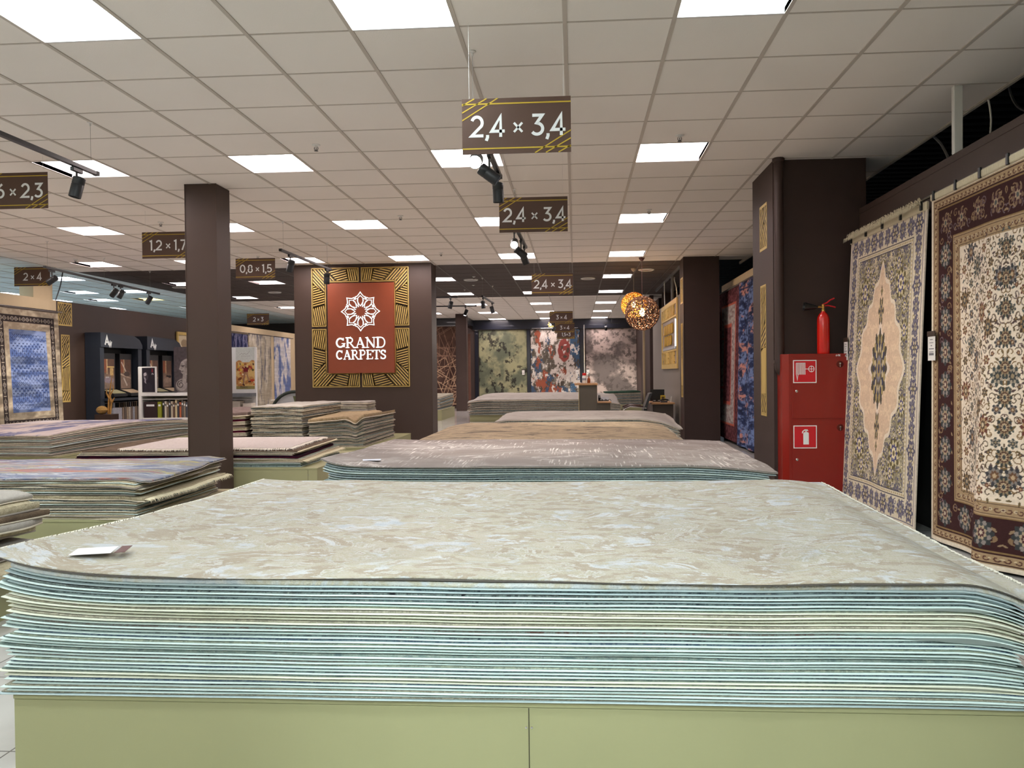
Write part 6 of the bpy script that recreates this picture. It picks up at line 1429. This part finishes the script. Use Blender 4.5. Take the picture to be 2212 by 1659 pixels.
c.ell(.38, .2, .05, .03, (176, 60, 30)); c.ell(.09, .24, .055, .03, (120, 66, 36), .5); c.line([(.1, .80), (.14, .83), (.17, .80), (.2, .83), (.24, .80), (.28, .82), (.33, .88)], .008, (150, 146, 140)); c.line([(.12, .765), (.34, .765)], .006, (158, 154, 148)); c.rect(0, 0, .44, .07, (150, 138, 84)); c.grain(.08, 60, 60)
pic = picture(c, 'poster', (-7.85, 18.015, .89), CAMX, PR); l = MB(); lettering(l, 'PUNCH', (-7.75, 18.01, .915), CAMX, UP, .045, .16, .001); l.build('poster_text', mat('punch_text', (90, 84, 66), .5), pic)
n_ = 16; pts = [(-.8*0+x_, y_) for x_, y_ in ([(-.62, 0)]+[(.62*math.cos(a), -.14*math.sin(a)) for a in [PI-PI*k/n_ for k in range(n_+1)]])]
m = MB(); base = [(-8.0+p[0], 17.75+p[1]*1.2) for p in pts[1:]]+[(-7.38, 18.02), (-8.62, 18.02)]; nn_ = len(base); m.add([(x, y, .72) for x, y in base]+[(x, y, .80) for x, y in base], [tuple(range(nn_))[::-1], tuple(range(nn_, 2*nn_))]+[(i, (i+1) % nn_, (i+1) % nn_+nn_, i+nn_) for i in range(nn_)]); m.build('curved_shelf', mat('shelf_grey', (96, 100, 104), .4), PR)
for k in range(4): MB().bbox(-8.4+.27*k, -8.2+.27*k, 17.75, 18.0, .1, .62-.05*(k % 2), .004).build('sample_folder', mat('folder_%d' % (k % 3), [(214, 204, 190), (150, 140, 130), (206, 196, 180)][k % 3], .7), PR)
MB().tube([(-8.5, 17.8, .66), (-7.4, 17.8, .66)], .008, 6).build('bar', M_chrome, PR)
# round pop-up banner
RB = thing('round_banner', 'round pop-up banner with dark green rim and striped corner before the broad column', 'banner', (-6.1, 17.0, 0))
cx, cz, rx, rz = -6.10, .36, .52, .48; m = MB(); m.tube([(cx+rx*math.cos(2*PI*k/40), 17.0, cz+rz*math.sin(2*PI*k/40)) for k in range(41)], .035, 8); m.build('rim', mat('rim_green', (34, 44, 34), .6, var=.2, vscale=14), RB, smooth=True)
c = Canvas(1.0, .92, 120, 110, (176, 178, 178)); c.line([(.48, .92), (.62, .46)], .10, (90, 96, 60)); c.line([(.58, .92), (.72, .46)], .09, (84, 34, 30)); c.line([(.68, .92), (.82, .46)], .09, (196, 88, 40)); c.line([(.78, .92), (.92, .46)], .09, (116, 124, 150)); c.rect(.1, .74, .38, .75, (150, 150, 152)); c.rect(.1, .68, .34, .69, (150, 150, 152))
disc = MB().poly([(rx*.97*math.cos(2*PI*k/40), rz*.97*math.sin(2*PI*k/40)) for k in range(40)], (cx, 17.01, cz), CAMX, UP, .004); disc.build('backing', mat('banner_back', (170, 172, 172), .6), RB)
c.mesh('print', (cx-.5*.66, 17.003, cz-.28), (.66, 0, 0), (0, 0, .72), M_print, RB, thick=.002)
r = thing('sample_table', 'low pale table of folded rug samples left of the round banner', 'table', (-7.0, 18.6, 0)); MB().bbox(-7.3, -6.3, 18.4, 19.3, .45, .52, .006).build('table_top', M_white, r)
for (a, b_) in ((-7.25, 18.45), (-6.36, 18.45), (-7.25, 19.24), (-6.36, 19.24)): MB().box(a, a+.05, b_, b_+.05, 0, .45).build('leg', M_white, r)
for k, (nm, cc) in enumerate((('cream', (196, 188, 168)), ('ivory', (210, 204, 190)))):
    r = thing('folded_rug', nm+' folded rug sample on the low pale table', 'rug', (-6.8, 18.8, .52+.05*k)); MB().bbox(-7.25+.03*k, -6.35, 18.45, 19.2, .521+.052*k, .571+.052*k, .02).build('pile', mat('fold_'+nm, cc, .95, var=.08, bump=.5), r)
